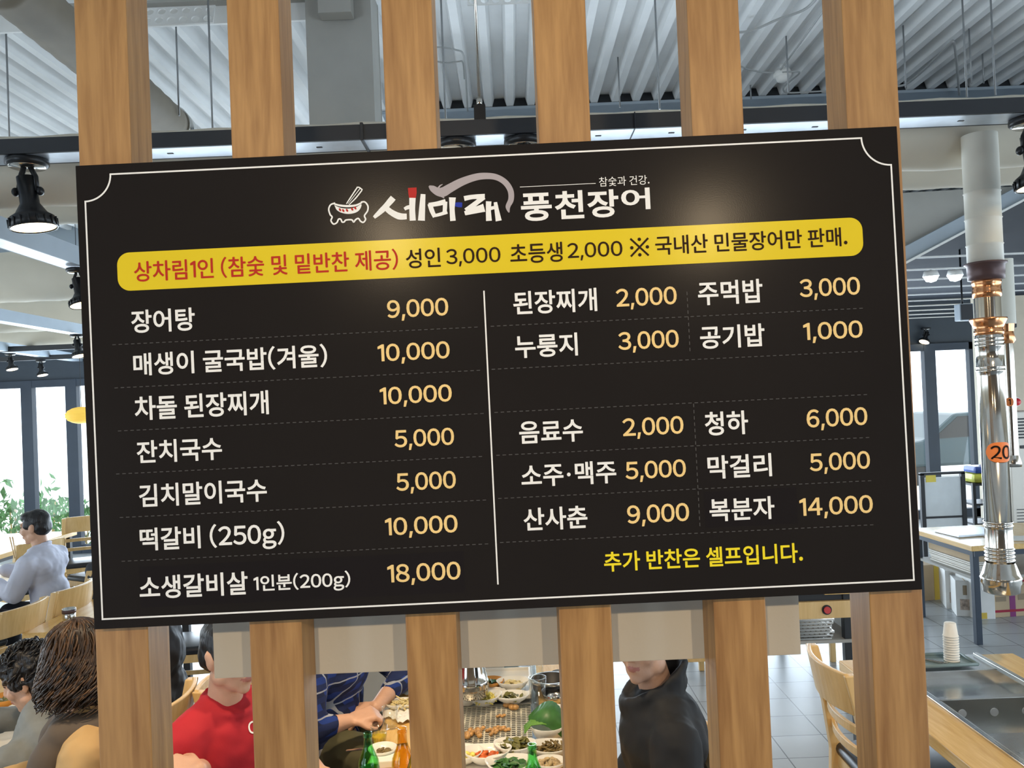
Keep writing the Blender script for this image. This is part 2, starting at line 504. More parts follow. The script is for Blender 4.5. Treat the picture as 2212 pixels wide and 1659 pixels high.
def window(n, x0, x1, mull):
    t = bpy.data.objects.new('window_%d' % n, None); COL.objects.link(t); t.location = ((x0 + x1) / 2, 12.0, 0); struct(t)
    w = x1 - x0; f = MB()
    f.box((-w / 2 + 0.04, 0, zt_w / 2), (0.08, 0.1, zt_w)); f.box((w / 2 - 0.04, 0, zt_w / 2), (0.08, 0.1, zt_w))
    f.box((0, 0, zt_w - 0.05), (w, 0.1, 0.1)); f.box((0, 0, 0.06), (w, 0.1, 0.12))
    for a in mull: f.box((a - (x0 + x1) / 2, 0, zt_w / 2), (0.16, 0.11, zt_w))
    f.build('window_frame', FRAME, t)
    MB().box((0, 0.02, zt_w / 2), (w - 0.1, 0.008, zt_w - 0.1)).build('window_pane', GLASS, t)


xl = [P(x, 1000, 12).x for x in (-40, 66, 162)]
window(1, -8.5, xl[2] + 1.2, [xl[0], xl[1], xl[2]])
xr = [P(x, 880, 12).x for x in (2010, 2092)]
window(2, xl[2] + 1.3, 3.6, [-2.5, 0.2])
window(3, 3.7, xr[1] + 0.1, [xr[0]])
struct(MB().box(((xr[1] + 0.15 + 8.5) / 2, 12.05, zt_w / 2), (8.5 - xr[1] - 0.15, 0.1, zt_w)).build('wall_back', WALLB))
tag(MB().box((0, 22, -0.12), (60, 19.8, 0.1)).build('pavement', mat('bright_concrete', (0.75, 0.74, 0.70), 0.8, 0, 0.06, 1.5)), kind='structure')

# ------------------------------------------------------------------ timber screen
Dp = 1.62          # front face of the posts
Ds = 1.585         # front face of the menu board
post_px = [((161, 275), (212.5, 325)), ((490, 602), (547, 661)), ((822, 932.5), (888, 997)),
           ((1149, 1261), (1223, 1337)), ((1480, 1591), (1558.7, 1673)), ((1813, 1929), (1900, 2012))]
post_lab = ['oak post at the left end of the screen, carrying the menu board corner',
            'second oak post from the left, between the red shirt and the plaid shirt',
            'third oak post from the left, with a swirled knot above the board',
            'fourth oak post from the left, between the table of dishes and the black jacket',
            'fifth oak post from the left, right of the man in the black jacket',
            'oak post at the right end of the screen, in front of the right grill table']
PX = []
for ((a, b), (c, d)), lb in zip(post_px, post_lab):
    x0 = (P(a, 0, Dp).x + P(c, 1640, Dp).x) / 2; x1 = (P(b, 0, Dp).x + P(d, 1640, Dp).x) / 2
    PX.append((x0, x1))
    w = x1 - x0
    o = MB().bbox((0, 0.05, 2.25), (w, 0.1, 4.5), 0.0025).build('timber_post', OAK, None, ((x0 + x1) / 2, Dp, 0))
    tag(o, lb, 'post', 'oak posts of the screen')

# white board hung on the back of the posts
Yb = Dp + 0.112
a = P(467, 1461, Yb); b = P(1727, 1412, Yb); zb = (a.z + b.z) / 2
o = MB().bbox(((a.x + b.x) / 2, 0.006, zb + 0.17), (b.x - a.x, 0.012, 0.34), 0.002).build('back_board', BOARD, None, (0, Yb - 0.011, 0))
tag(o, 'long blank cream board fixed behind the oak posts below the menu', 'board')

# ------------------------------------------------------------------ the menu board
BLK = mat('board_black', (0.0185, 0.0158, 0.0148), 0.19, 0, 0.06, 3, bump=0.008, bscale=420)
TW = mat('white_lettering', (0.90, 0.875, 0.83), 0.45, 0, 0.01)
TG = mat('gold_lettering', (0.90, 0.63, 0.26), 0.45, 0, 0.04, 12)
TY = mat('yellow_lettering', (0.90, 0.72, 0.03), 0.45, 0, 0.01)
TR = mat('red_lettering', (0.50, 0.035, 0.022), 0.45, 0, 0.01)
TK = mat('dark_lettering', (0.03, 0.014, 0.008), 0.45, 0, 0.01)
TGR = mat('grey_eel_print', (0.42, 0.37, 0.38), 0.45, 0, 0.02)
TRD = mat('brush_red_print', (0.48, 0.035, 0.03), 0.45, 0, 0.01)
TBL = mat('brush_blue_print', (0.03, 0.05, 0.36), 0.45, 0, 0.01)
DASH = mat('dash_print', (0.10, 0.095, 0.092), 0.5, 0, 0.01)
YEL = mat('banner_yellow', (0.78, 0.58, 0.03), 0.19, 0, 0.02, 8, bump=0.008, bscale=420)

cTL, cTR, cBR, cBL = [P(x, y, Ds) for x, y in ((163, 358), (1938, 272), (1992, 1274), (203, 1360))]
sc = (cTL + cTR + cBR + cBL) / 4
ang = (math.atan2((cTR - cTL).z, (cTR - cTL).x) + math.atan2((cBR - cBL).z, (cBR - cBL).x)) / 2
ca, sa = math.cos(ang), math.sin(ang)


def S(px, py):
    p = P(px, py, Ds) - sc
    return Vector((p.x * ca + p.z * sa, -p.x * sa + p.z * ca))


menu = thing('menu_board', 'large black menu board with a yellow price banner and white Korean lettering', 'menu board', (sc.x, Ds, sc.z))
menu.rotation_euler = (0, -ang, 0)
l4 = [S(163, 358), S(1938, 272), S(1992, 1274), S(203, 1360)]
sw = (l4[1].x - l4[0].x + l4[2].x - l4[3].x) / 2; sh = (l4[0].y - l4[3].y + l4[1].y - l4[2].y) / 2
MB().bbox((0, 0.017, 0), (sw, 0.034, sh), 0.0015).build('panel', BLK, menu)


def flat(verts, faces, name, m, lift=0.0006, label=None, parent=None):
    me = bpy.data.meshes.new(name)
    me.from_pydata([(q[0], -lift - (q[2] if len(q) > 2 else 0), q[1]) for q in verts], [], faces); me.materials.append(m)
    bm = bmesh.new(); bm.from_mesh(me)
    for f in bm.faces:
        if f.normal.y > 0: f.normal_flip()
    bm.to_mesh(me); bm.free()
    o = bpy.data.objects.new(name, me); COL.objects.link(o); o.parent = parent or menu
    if label: o['label'] = label
    return o


def ribbon(pts, ws, closed=False):
    """variable width stroke in the board plane -> verts, faces (round-ish ends by a short cap)"""
    pts = [Vector(p) for p in pts]; n = len(pts); V = []; Fa = []
    for k, p in enumerate(pts):
        if closed: t = pts[(k + 1) % n] - pts[k - 1]
        else: t = pts[min(k + 1, n - 1)] - pts[max(k - 1, 0)]
        t.normalize(); nn = Vector((-t.y, t.x)); w = ws[k] if isinstance(ws, (list, tuple)) else ws
        V += [tuple(p + nn * w / 2), tuple(p - nn * w / 2)]
    for k in range(n if closed else n - 1):
        j = (k + 1) % n
        Fa.append([2 * k, 2 * k + 1, 2 * j + 1, 2 * j])
    return V, Fa


def join(parts):
    V = []; Fa = []
    for k, (v, f) in enumerate(parts):
        o = len(V); V += [(q[0], q[1], 0.00004 * k) for q in v]; Fa += [[i + o for i in q] for q in f]
    return V, Fa


def smooth_line(pts, k=6):
    pts = [Vector(p) for p in pts]; out = []
    for i in range(len(pts) - 1):
        p0 = pts[max(i - 1, 0)]; p1 = pts[i]; p2 = pts[i + 1]; p3 = pts[min(i + 2, len(pts) - 1)]
        for j in range(k):
            t = j / k
            out.append(0.5 * ((2 * p1) + (p2 - p0) * t + (2 * p0 - 5 * p1 + 4 * p2 - p3) * t * t + (3 * p1 - p0 - 3 * p2 + p3) * t ** 3))
    out.append(pts[-1]); return out


PXM = (S(1400, 800) - S(1000, 820)).length / 400.5     # metres per photo pixel on the board
# border with notched upper corners
def arc_notch(c, p_a, p_b):
    r = ((p_a - c).length + (p_b - c).length) / 2
    a0 = math.atan2((p_a - c).y, (p_a - c).x); a1 = math.atan2((p_b - c).y, (p_b - c).x)
    d = (a1 - a0 + PI) % (2 * PI) - PI
    return [c + Vector((math.cos(a0 + d * t / 14), math.sin(a0 + d * t / 14))) * r for t in range(15)]


bTLa = S(186, 428); bTLb = S(237, 377); bTRa = S(1862, 298); bTRb = S(1921, 346); bBR = S(1977, 1253); bBL = S(220, 1337)
xL = (bTLa.x + bBL.x) / 2; xR = (bTRb.x + bBR.x) / 2; yT = (bTLb.y + bTRa.y) / 2; yB = (bBL.y + bBR.y) / 2
r1 = bTLb.x - xL; r2 = xR - bTRa.x
line = [Vector((xL, yB))] + [Vector((xL, yT - r1))] + arc_notch(Vector((xL, yT)), Vector((xL, yT - r1)), Vector((xL + r1, yT))) + [Vector((xR - r2, yT))]
bw = 3.6 * PXM
segs = [ribbon([(xL, yB), (xL, yT - r1)], bw), ribbon([(xL + r1, yT), (xR - r2, yT)], bw), ribbon([(xR, yT - r2), (xR, yB)], bw),
        ribbon([(xL - bw / 2, yB), (xR + bw / 2, yB)], bw),
        ribbon(arc_notch(Vector((xL, yT)), Vector((xL, yT - r1 - bw / 2)), Vector((xL + r1 + bw / 2, yT))), bw),
        ribbon(arc_notch(Vector((xR, yT)), Vector((xR - r2 - bw / 2, yT)), Vector((xR, yT - r2 - bw / 2))), bw)]
flat(*join(segs), 'border_line', TW, label='thin white border line with scooped upper corners')

# yellow banner
bt = (S(283, 546.5).y + S(1838, 469).y) / 2; bb = (S(283, 629).y + S(1838, 552).y) / 2
bx0 = S(254, 590).x; bx1 = S(1863.5, 510).x; br = 27 * PXM
ol = []
for cx, cy, a0 in ((bx1 - br, bt - br, 0), (bx0 + br, bt - br, 90), (bx0 + br, bb + br, 180), (bx1 - br, bb + br, 270)):
    for k in range(9):
        a = R(a0 + 90 * k / 8); ol.append((cx + br * math.cos(a), cy + br * math.sin(a)))
flat(ol, [list(range(len(ol)))], 'banner', YEL, label='yellow banner with rounded ends')

ZM = {1: (240, 500, 3.45625), 2: (860, 460, 3.45625), 3: (1340, 460, 3.45625), 4: (240, 720, 2.63333), 5: (240, 1000, 2.63333),
      6: (1060, 580, 2.45778), 7: (1060, 850, 2.45778), 8: (1060, 1030, 2.45778), 9: (640, 340, 2.63333), 10: (600, 0, 3.31818)}


def Z(z, x, y):
    a, b, k = ZM[z]
    return S(a + x / k, b + y / k)


def text(name, s, z, xa, xb, xm, ya, yb, m, off=0.012, lift=0.0006, track=0.0, db=0.03, z2=None):
    V, Fc, (x0, x1, y0, y1) = layout(s, off, track, db)
    pa = Z(z, xa, (ya + yb) / 2 - 0.0483 * (xa - xm)); pb = Z(z2 or z, xb, (ya + yb) / 2 - 0.0483 * (xb - xm)) if not z2 else None
    if z2: pb = Vector(z2)
    top = Z(z, xm, ya).y; bot = Z(z, xm, yb).y
    kx = (pb.x - pa.x) / (x1 - x0); ky = (top - bot) / (y1 - y0)
    V = [(pa.x + (x - x0) * kx, bot + (y - y0) * ky) for x, y in V]
    if name in ('item_name', 'item_price', 'self_service_note'): V, Fc = thicken(V, Fc, 0.0068 * abs(ky))
    elif name == 'banner_text': V, Fc = thicken(V, Fc, 0.0125 * abs(ky))
    return flat(V, Fc, name, m, lift)


B2 = 0.0012
text('banner_text', '상차림1인 (참숯 및 밑반찬 제공)', 1, 175, 2140, 240, 225, 373, TR, 0.0, B2)['label'] = 'red lettering on the banner'
text('banner_text', '성인', 2, 60, 315, 125, 270, 412, TK, 0.0, B2)
text('banner_text', '3,000', 2, 360, 762, 395, 272, 382, TK, 0.0, B2, 0, 0.05)
text('banner_text', '초등생', 2, 838, 1225, 1165, 220, 365, TK, 0.0, B2)
text('banner_text', '2,000', 2, 1265, 1672, 1300, 227, 337, TK, 0.0, B2, 0, 0.05)
ref = [ribbon([Z(2, 1733, 193), Z(2, 1870, 318)], 4.2 * PXM), ribbon([Z(2, 1866, 188), Z(2, 1737, 326)], 4.2 * PXM)]
for cx, cy in ((1800, 198), (1804, 313), (1744, 261), (1860, 254)):
    ref.append(([tuple(Z(2, cx + 13 * math.cos(2 * PI * k / 12), cy + 13 * math.sin(2 * PI * k / 12))) for k in range(12)], [list(range(12))]))
flat(*join(ref), 'banner_text', TK, B2)
text('banner_text', '국내산 민물장어만 판매.', 3, 262, 1690, 885, 146, 285, TK, 0.0, B2)
p9 = S(967.1, 643)
text('item_price', '9,000', 1, 2062, 0, 2115, 513, 645, TG, z2=p9)
for z, s, xa, xb, xm, ya, yb in [
    (1, '장어탕', 152, 625, 220, 587, 757), (2, '된장찌개', 860, 1482, 930, 586, 758), (3, '주먹밥', 580, 1060, 820, 503, 680),
    (4, '매생이 굴국밥(겨울)', 128, 1228, 185, 113, 240), (4, '차돌 된장찌개', 135, 895, 320, 352, 487), (4, '잔치국수', 147, 630, 205, 610, 738),
    (5, '김치말이국수', 160, 885, 210, 121, 250), (5, '떡갈비 (250g)', 165, 985, 220, 370, 498), (5, '소생갈비살', 163, 777, 345, 637, 768),
    (5, '1인분(200g)', 812, 1360, 905, 636, 725), (6, '누룽지', 130, 460, 295, 348, 469), (6, '공기밥', 1112, 1453, 1165, 305, 426),
    (7, '음료수', 152, 488, 205, 148, 266), (7, '청하', 1137, 1365, 1200, 97, 222), (7, '소주·맥주', 163, 665, 500, 362, 482),
    (7, '막걸리', 1152, 1490, 1205, 330, 452), (7, '산사춘', 175, 512, 225, 608, 728), (7, '복분자', 1162, 1505, 1220, 558, 678)]:
    text('item_name', s, z, xa, xb, xm, ya, yb, TW)
for z, s, xa, xb, xm, ya, yb in [
    (2, '2,000', 1627, 2078, 1670, 567, 700), (3, '3,000', 1338, 1787, 1385, 495, 628), (4, '10,000', 1518, 1925, 1545, 62, 160),
    (4, '10,000', 1530, 1937, 1555, 307, 405), (4, '5,000', 1612, 1950, 1650, 550, 648), (5, '5,000', 1622, 1960, 1658, 58, 158),
    (5, '10,000', 1560, 1970, 1590, 312, 412), (5, '18,000', 1573, 1987, 1600, 578, 680), (6, '3,000', 677, 997, 708, 338, 432),
    (6, '1,000', 1660, 1973, 1690, 288, 380), (7, '2,000', 700, 1022, 732, 132, 226), (7, '6,000', 1677, 1998, 1710, 85, 180),
    (7, '5,000', 715, 1035, 745, 362, 455), (7, '5,000', 1693, 2012, 1722, 318, 412), (7, '9,000', 725, 1052, 755, 594, 690),
    (7, '14,000', 1640, 2027, 1665, 555, 650)]:
    text('item_price', s, z, xa, xb, xm, ya, yb, TG)
text('self_service_note', '추가 반찬은 셀프입니다.', 8, 602, 1655, 650, 398, 502, TY)['label'] = 'bright yellow note line'
for s, xa, xb, xm, ya, yb in [('풍', 1278, 1453, 1365, 203, 362), ('천', 1470, 1635, 1550, 190, 350), ('장', 1655, 1833, 1745, 184, 342), ('어', 1848, 2012, 1930, 175, 298)]:
    text('logo_lettering', s, 9, xa, xb, xm, ya, yb, TW, 0.024)
text('logo_slogan', '참숯과 건강.', 9, 1722, 2008, 1752, 112, 166, TW, 0.0)
flat(*ribbon([Z(9, 1272, 169), Z(9, 1703, 148)], 1.2 * PXM), 'logo_rule', TW)


def brush(z, pts, ws, k=5):
    q = smooth_line([Z(z, x, y) for x, y in pts], k)
    n = len(ws); W2 = []
    for i in range(len(q)):
        t = i / (len(q) - 1) * (n - 1); j = min(int(t), n - 2)
        W2.append((ws[j] + (ws[j + 1] - ws[j]) * (t - j)) / ZM[z][2] * PXM)
    return ribbon(q, W2)


flat(*join([brush(10, [(828, 1418), (805, 1445), (760, 1495), (690, 1560)], [44, 46, 42, 40, 22]),
            brush(10, [(765, 1480), (810, 1520), (870, 1550), (925, 1552)], [36, 42, 48, 40]),
            brush(10, [(908, 1500), (930, 1488), (965, 1482)], [22, 28, 30]),
            brush(10, [(966, 1419), (964, 1500), (968, 1582)], [46, 42, 44]),
            brush(10, [(1042, 1392), (1036, 1480), (1030, 1582)], [34, 42, 50]),
            brush(10, [(1090, 1462), (1105, 1510), (1126, 1556)], [34, 34, 28]),
            brush(10, [(1082, 1470), (1140, 1462), (1204, 1446)], [30, 34, 38]),
            brush(10, [(1200, 1446), (1198, 1500), (1192, 1536)], [32, 30, 26]),
            brush(10, [(1116, 1548), (1160, 1538), (1215, 1520)], [22, 24, 26]),
            brush(10, [(1252, 1416), (1250, 1500), (1256, 1584)], [50, 36, 40]),
            brush(10, [(1336, 1424), (1400, 1412), (1484, 1410)], [36, 32, 40]),
            brush(10, [(1476, 1412), (1430, 1450), (1350, 1512)], [40, 34, 40]),
            brush(10, [(1340, 1530), (1400, 1512), (1480, 1490)], [30, 44, 60]),
            brush(10, [(1512, 1444), (1510, 1510), (1514, 1584)], [40, 36, 42]),
            brush(10, [(1510, 1500), (1545, 1490), (1580, 1486)], [26, 24, 24]),
            brush(10, [(1560, 1450), (1570, 1510), (1584, 1584)], [24, 32, 44])]), 'logo_calligraphy', TW, label='white brush lettering of the logo')
flat(*brush(10, [(964, 1346), (966, 1384), (966, 1420)], [62, 60, 48]), 'logo_red_stroke', TRD, 0.0007, label='red tip of a brush stroke')
flat(*brush(10, [(1272, 1466), (1296, 1468), (1322, 1470)], [26, 36, 34]), 'logo_blue_stroke', TBL, 0.0007, label='blue brush dab')
flat(*join([brush(10, [(1084, 1334), (1110, 1352), (1150, 1376), (1188, 1376), (1230, 1352), (1320, 1304), (1420, 1270), (1500, 1262), (1570, 1272), (1630, 1308), (1668, 1366), (1672, 1430), (1650, 1482), (1658, 1524)],
                  [8, 44, 56, 70, 66, 60, 52, 48, 44, 42, 42, 42, 40, 34, 6], 6),
            brush(10, [(1150, 1350), (1164, 1332), (1182, 1322)], [14, 10, 4]), brush(10, [(1170, 1400), (1185, 1412), (1192, 1422)], [24, 14, 4])]), 'logo_eel', TGR, 0.0008, label='grey brush-drawn eel')
pot = []
pot.append(brush(10, [(412, 1456), (380, 1468), (366, 1500), (376, 1538), (390, 1556), (382, 1582), (400, 1606), (424, 1596), (436, 1572), (452, 1572), (462, 1592), (478, 1590), (488, 1578), (530, 1576), (544, 1592), (558, 1576), (578, 1566), (594, 1586), (614, 1594), (630, 1572), (622, 1546), (644, 1512), (646, 1476), (624, 1448), (596, 1450)], [11] * 6))
pot.append(brush(10, [(402, 1460), (440, 1472), (500, 1478), (560, 1472), (604, 1452)], [10, 14, 16, 14, 10]))
q = smooth_line([Z(10, x, y) for x, y in [(406, 1470), (450, 1490), (510, 1496), (560, 1486), (600, 1464), (590, 1500), (560, 1524), (510, 1534), (460, 1526), (424, 1506), (406, 1470)]], 4)
pot.append(([tuple(p) for p in q[:-1]], [list(range(len(q) - 1))]))
pot.append(brush(10, [(492, 1462), (520, 1420), (570, 1344)], [6, 9, 9])); pot.append(brush(10, [(512, 1468), (560, 1420), (604, 1364)], [6, 9, 9]))
pot.append(brush(10, [(566, 1344), (584, 1344), (608, 1362)], [9, 9, 9])); pot.append(brush(10, [(504, 1462), (550, 1404), (590, 1352)], [3, 5, 6]))
flat(*join(pot), 'logo_pot', TW, label='white outline drawing of a grill pot with chopsticks')
red = []
for cx, cy in ((447, 1504), (470, 1510), (497, 1508), (534, 1500), (556, 1492)):
    red.append(([tuple(Z(10, cx + 8 * math.cos(t) + 4 * math.sin(t), cy + 11 * math.sin(t))) for t in [2 * PI * k / 10 for k in range(10)]], [list(range(10))]))
flat(*join(red), 'logo_ember', TRD, 0.0009, label='red embers in the pot drawing')


def dashes(x0, y0, x1, y1, n=None, solid=False, w=1.7):
    a = S(x0, y0); b = S(x1, y1); L = (b - a).length; d = (b - a) / L
    pitch = 13.5 * PXM; k = int(L / pitch); parts = []
    if abs(d.x) > abs(d.y): b.y = a.y = (a.y + b.y) / 2
    else: b.x = a.x = (a.x + b.x) / 2
    d = (b - a).normalized()
    for i in range(k):
        parts.append(ribbon([a + d * i * pitch, a + d * (i * pitch + 7.5 * PXM)], w * PXM))
    flat(*join(parts), 'dashed_line', DASH)


for q in [(243, 745, 1044, 706), (247.6, 838.5, 1049, 799), (255, 932, 1053, 891.6), (251, 1025.7, 1056.5, 983.2), (259, 1120, 1060, 1077), (263, 1214.5, 1064, 1171.6),
          (1060, 706, 1871.7, 664.6), (1062, 798.5, 1875.8, 757.8), (1068, 890.7, 1882, 852), (1072, 983, 1886, 944.8), (1076, 1075.8, 1892, 1038.4), (1080, 1170.4, 1900, 1133.8),
          (1484, 630, 1491, 777), (1497, 872, 1513, 1145)]:
    dashes(*q)
dv0 = S(1045.5, 628); dv1 = S(1075.5, 1262.5); dx = (dv0.x + dv1.x) / 2
flat(*ribbon([(dx, dv0.y), (dx, dv1.y)], 3.2 * PXM), 'divider_line', TW)
# glossy pasted-over price patches
PATCH = mat('patch_film', (0.0165, 0.014, 0.0145), 0.17, 0, 0.05, 3)
for a, b in ((Z(5, 160, 590), Z(5, 2015, 735)), (Z(7, 1130, 522), Z(7, 1632, 690))):
    flat([(a.x, a.y), (b.x, a.y), (b.x, b.y), (a.x, b.y)], [[0, 1, 2, 3]], 'price_patch', PATCH, 0.0003, label='glossy film patch pasted over the board')

# ------------------------------------------------------------------ ceiling steel, ducts, tracks
Yc = 4.9
cx0 = P(664, 150, Yc).x; cx1 = P(806, 150, Yc).x; cw = cx1 - cx0
m = MB(); m.box((0, 0.012, 2.24), (cw, 0.024, 4.48)); m.box((0, 0.15, 2.24), (0.03, 0.26, 4.48)); m.box((0, 0.29, 2.24), (cw, 0.024, 4.48))
m.box((cw / 2 - 0.01, 0.15, 2.24), (0.016, 0.26, 4.48)); m.box((0.0, -0.06, 4.37), (0.19, 0.1, 0.22))
tag(m.build('steel_column', GREYP, None, ((cx0 + cx1) / 2, Yc, 0)), 'grey steel column rising behind the gap right of the second post', 'column')
t = thing('cross_beam', 'white steel beam running across under the deck, holed along its lower part', 'beam', (-4.82, 5.0, 4.315))
MB().box((0, 0, 0.055), (7.5, 0.02, 0.11)).build('web', WHITEP, t); MB().box((0, 0.02, 0.115), (7.5, 0.2, 0.018)).build('flange', GREYP, t)
Yq = 4.8
qa = P(322, 56, Yq); qb = P(464, 48, Yq)


def holed(w, h, cols, rows, r):
    cu = bpy.data.curves.new('plate', 'CURVE'); cu.dimensions = '2D'; cu.fill_mode = 'BOTH'; cu.extrude = 0.004

    def loop(pts):
        sp = cu.splines.new('POLY'); sp.points.add(len(pts) - 1); sp.use_cyclic_u = True
        for p, q in zip(sp.points, pts): p.co = (q[0], q[1], 0, 1)
    loop([(0, 0), (w, 0), (w, h), (0, h)])
    for j in range(rows):
        for i in range(cols):
            cx = w * (i + 0.5 + 0.12 * j) / cols; cy = h * (j + 0.5) / rows
            loop([(cx + r * math.cos(2 * PI * k / 16), cy + r * math.sin(2 * PI * k / 16)) for k in range(16)])
    ob = bpy.data.objects.new('tmp', cu); COL.objects.link(ob)
    dg = bpy.context.evaluated_depsgraph_get(); dg.update()
    me = bpy.data.meshes.new_from_object(ob.evaluated_get(dg)); bpy.data.objects.remove(ob)
    return me


def plate(px0, py0, px1, h, cols, lab):
    a = P(px0, py0, Yq); w = (px1 - px0) / F * Yq
    me = holed(w, h, cols, 2, h / 5.6); me.materials.append(WHITEP)
    o = bpy.data.objects.new('perforated_plate', me); COL.objects.link(o)
    o.location = a; o.rotation_euler = (R(68), 0, 0)
    tag(o, lab, 'plate', 'white perforated plates under the deck')


plate(250, 58, 462, 0.135, 8, 'white perforated steel plate between the first and second posts')
plate(1010, 12, 1210, 0.135, 8, 'white perforated steel plate at the top edge between the third and fourth posts')
# end beam of the deck
ya = 7.3; za = G(1500, 232, 0).z
zt = P(1500, 226, ya).z; zl = P(1500, 268, ya).z
xa_ = P(830, 250, ya).x
m = MB(); m.box((0, 0, zt - 0.012), (8.5 - xa_, 0.3, 0.024)); m.box((0, 0.05, (zt + zl - 0.6) / 2), (8.5 - xa_, 0.02, zt - zl + 0.6)); m.box((0, 0, zl - 0.6), (8.5 - xa_, 0.3, 0.024))
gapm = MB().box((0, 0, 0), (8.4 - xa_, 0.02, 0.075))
tag(m.build('end_beam', BLUEG, None, ((8.5 + xa_) / 2, ya, 0)), 'blue-grey steel beam closing the right half of the white deck', 'beam')
gapm.build('shadow_gap', BLACKF, bpy.data.objects['end_beam'], (0, -0.11, 4.535))  # black strip imitating the shade in the open rib ends
m = MB(); m.box((0, 0, 4.37), (17, 0.02, 0.6)); m.box((0, 0, 4.08), (17, 0.3, 0.03))
tag(m.build('far_beam', BLUEG, None, (0, 11.3, 0)), 'blue-grey steel beam high up near the far windows on the left', 'beam')


def pipe_x(name, lab, cat, y, z, r, x0, x1, m_, seam=0.0):
    pts = []; rs = []; k = 0; x = x0; step = 0.16
    while x < x1:
        pts.append((x, 0, 0)); rs.append(r + (0.006 if k % 2 else 0)); x += step; k += 1
    o = MB().tube(pts, r, 32, rs).build(name, m_, None, (0, y, z)); return tag(o, lab, cat, 'big beige ducts crossing the room')


pipe_x('air_duct', 'fat beige fabric duct just behind the nearest black lighting tray', 'duct', 3.72, 3.09, 0.152, -7.5, 7.5, DUCTF)
pipe_x('air_duct', 'second beige duct, lower edge showing below the fat front duct', 'duct', 4.5, 3.18, 0.148, -7.5, 7.5, DUCTF)
pipe_x('air_duct', 'beige duct left of the board, above the lamp with the yellow glow', 'duct', 7.9, 3.32, 0.235, -8.3, -1.0, DUCTF)
pipe_x('air_duct', 'beige duct left of the board, behind the middle hanging lamps', 'duct', 9.2, 3.13, 0.2, -8.3, -1.0, DUCTF)
pipe_x('air_duct', 'beige duct left of the board, farthest back above the window head', 'duct', 10.4, 2.99, 0.14, -8.3, -1.0, DUCTF)
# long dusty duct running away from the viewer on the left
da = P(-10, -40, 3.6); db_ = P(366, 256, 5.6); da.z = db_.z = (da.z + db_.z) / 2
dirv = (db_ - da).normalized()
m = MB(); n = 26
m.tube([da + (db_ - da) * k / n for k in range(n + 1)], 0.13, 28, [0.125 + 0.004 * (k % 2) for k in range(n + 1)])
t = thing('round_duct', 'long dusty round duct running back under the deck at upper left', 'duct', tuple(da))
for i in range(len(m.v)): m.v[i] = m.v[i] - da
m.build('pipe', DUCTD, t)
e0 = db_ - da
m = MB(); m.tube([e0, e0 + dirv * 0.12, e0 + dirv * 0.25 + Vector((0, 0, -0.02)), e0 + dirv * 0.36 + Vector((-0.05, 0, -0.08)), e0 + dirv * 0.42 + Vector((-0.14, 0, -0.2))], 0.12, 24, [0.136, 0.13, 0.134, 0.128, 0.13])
m.build('elbow', STEEL, t)

# lighting tray across the room behind the posts
Yr = 3.25
ta = P(0, 303, Yr); tb = P(2212, 207, Yr); zt = (ta.z + tb.z) / 2
ba = P(0, 336, Yr); bb_ = P(2212, 239, Yr); th = zt - (ba.z + bb_.z) / 2
tray = thing('lighting_tray', 'long black lighting tray crossing behind the posts above the board', 'lighting tray', (0, Yr, zt))
m = MB(); m.box((0, 0.006, -th / 2), (14, 0.012, th)); m.box((0, 0.15, -th / 2), (14, 0.012, th)); m.build('side_rail', BLACKF, tray)
m = MB(); m.box((0, 0.078, -th + 0.003), (13.9, 0.13, 0.006)); m.build('underside', GALV, tray)
for x in (300, 368, 690, 1292, 1450, 1605, 1760, 2075):
    p = P(x, 330 - (x - 300) * 0.043, Yr + 0.08)
    MB().bbox((p.x, 0.08, -th - 0.0005), (0.024, 0.011, 0.003), 0.001).build('slot', BLACKM, tray)
pj = P(782, 300, Yr).x
MB().bbox((pj, 0.078, -th / 2), (0.012, 0.17, th + 0.012), 0.002).build('joint_cover', BLACKF, tray)
pj = P(1373, 300, Yr).x
MB().bbox((pj, 0.076, -th / 2), (0.004, 0.168, th + 0.006), 0.001).build('joint_cover', BLACKF, tray)
hx = P(1036, 240, Yr).x
ht = P(1035, 224, Yr).z
h = thing('tray_hanger', 'bright rod with a black clamp holding the lighting tray between third and fourth posts', 'hanger', (hx, Yr + 0.02, zt))
MB().bbox((0, 0.01, (ht - zt) / 2 - 0.01), (0.046, 0.05, ht - zt + 0.02), 0.003).build('clamp', BLACKM, h)
MB().cyl((0, 0.01, ht - zt), (0, 0.01, ht - zt + 0.03), 0.012).build('nut', CHROME, h)
MB().cyl((0, 0.01, ht - zt + 0.02), (0, 0.01, 4.5 - zt), 0.006).build('rod', CHROME, h)


def track_y(lab, x, y0, y1, z):
    o = thing('lighting_track', lab, 'lighting track', (x, y0, z), 0, 'pale lighting tracks left of the board')
    L = y1 - y0
    MB().box((-0.055, L / 2, 0.05), (0.01, L, 0.1)).box((0.055, L / 2, 0.05), (0.01, L, 0.1)).build('side_rail', BLUEG, o)
    MB().box((0, L / 2, 0.004), (0.1, L, 0.008)).build('underside', GALV, o)
    return o


def const_track(lab, p0, p1, z):
    a = G(p0[0], p0[1], z); b = G(p1[0], p1[1], z)
    o = thing('lighting_track', lab, 'lighting track', tuple(a), 0, 'pale lighting tracks left of the board')
    d = b - a; L = d.length + 0.6; o.rotation_euler = (0, 0, math.atan2(-d.x, d.y))
    o.location = a - d.normalized() * 1.2; L += 1.2
    MB().box((-0.06, L / 2, 0.05), (0.01, L, 0.1)).box((0.06, L / 2, 0.05), (0.01, L, 0.1)).build('side_rail', BLUEG, o)
    MB().box((0, L / 2, 0.004), (0.11, L, 0.008)).build('underside', GALV, o)


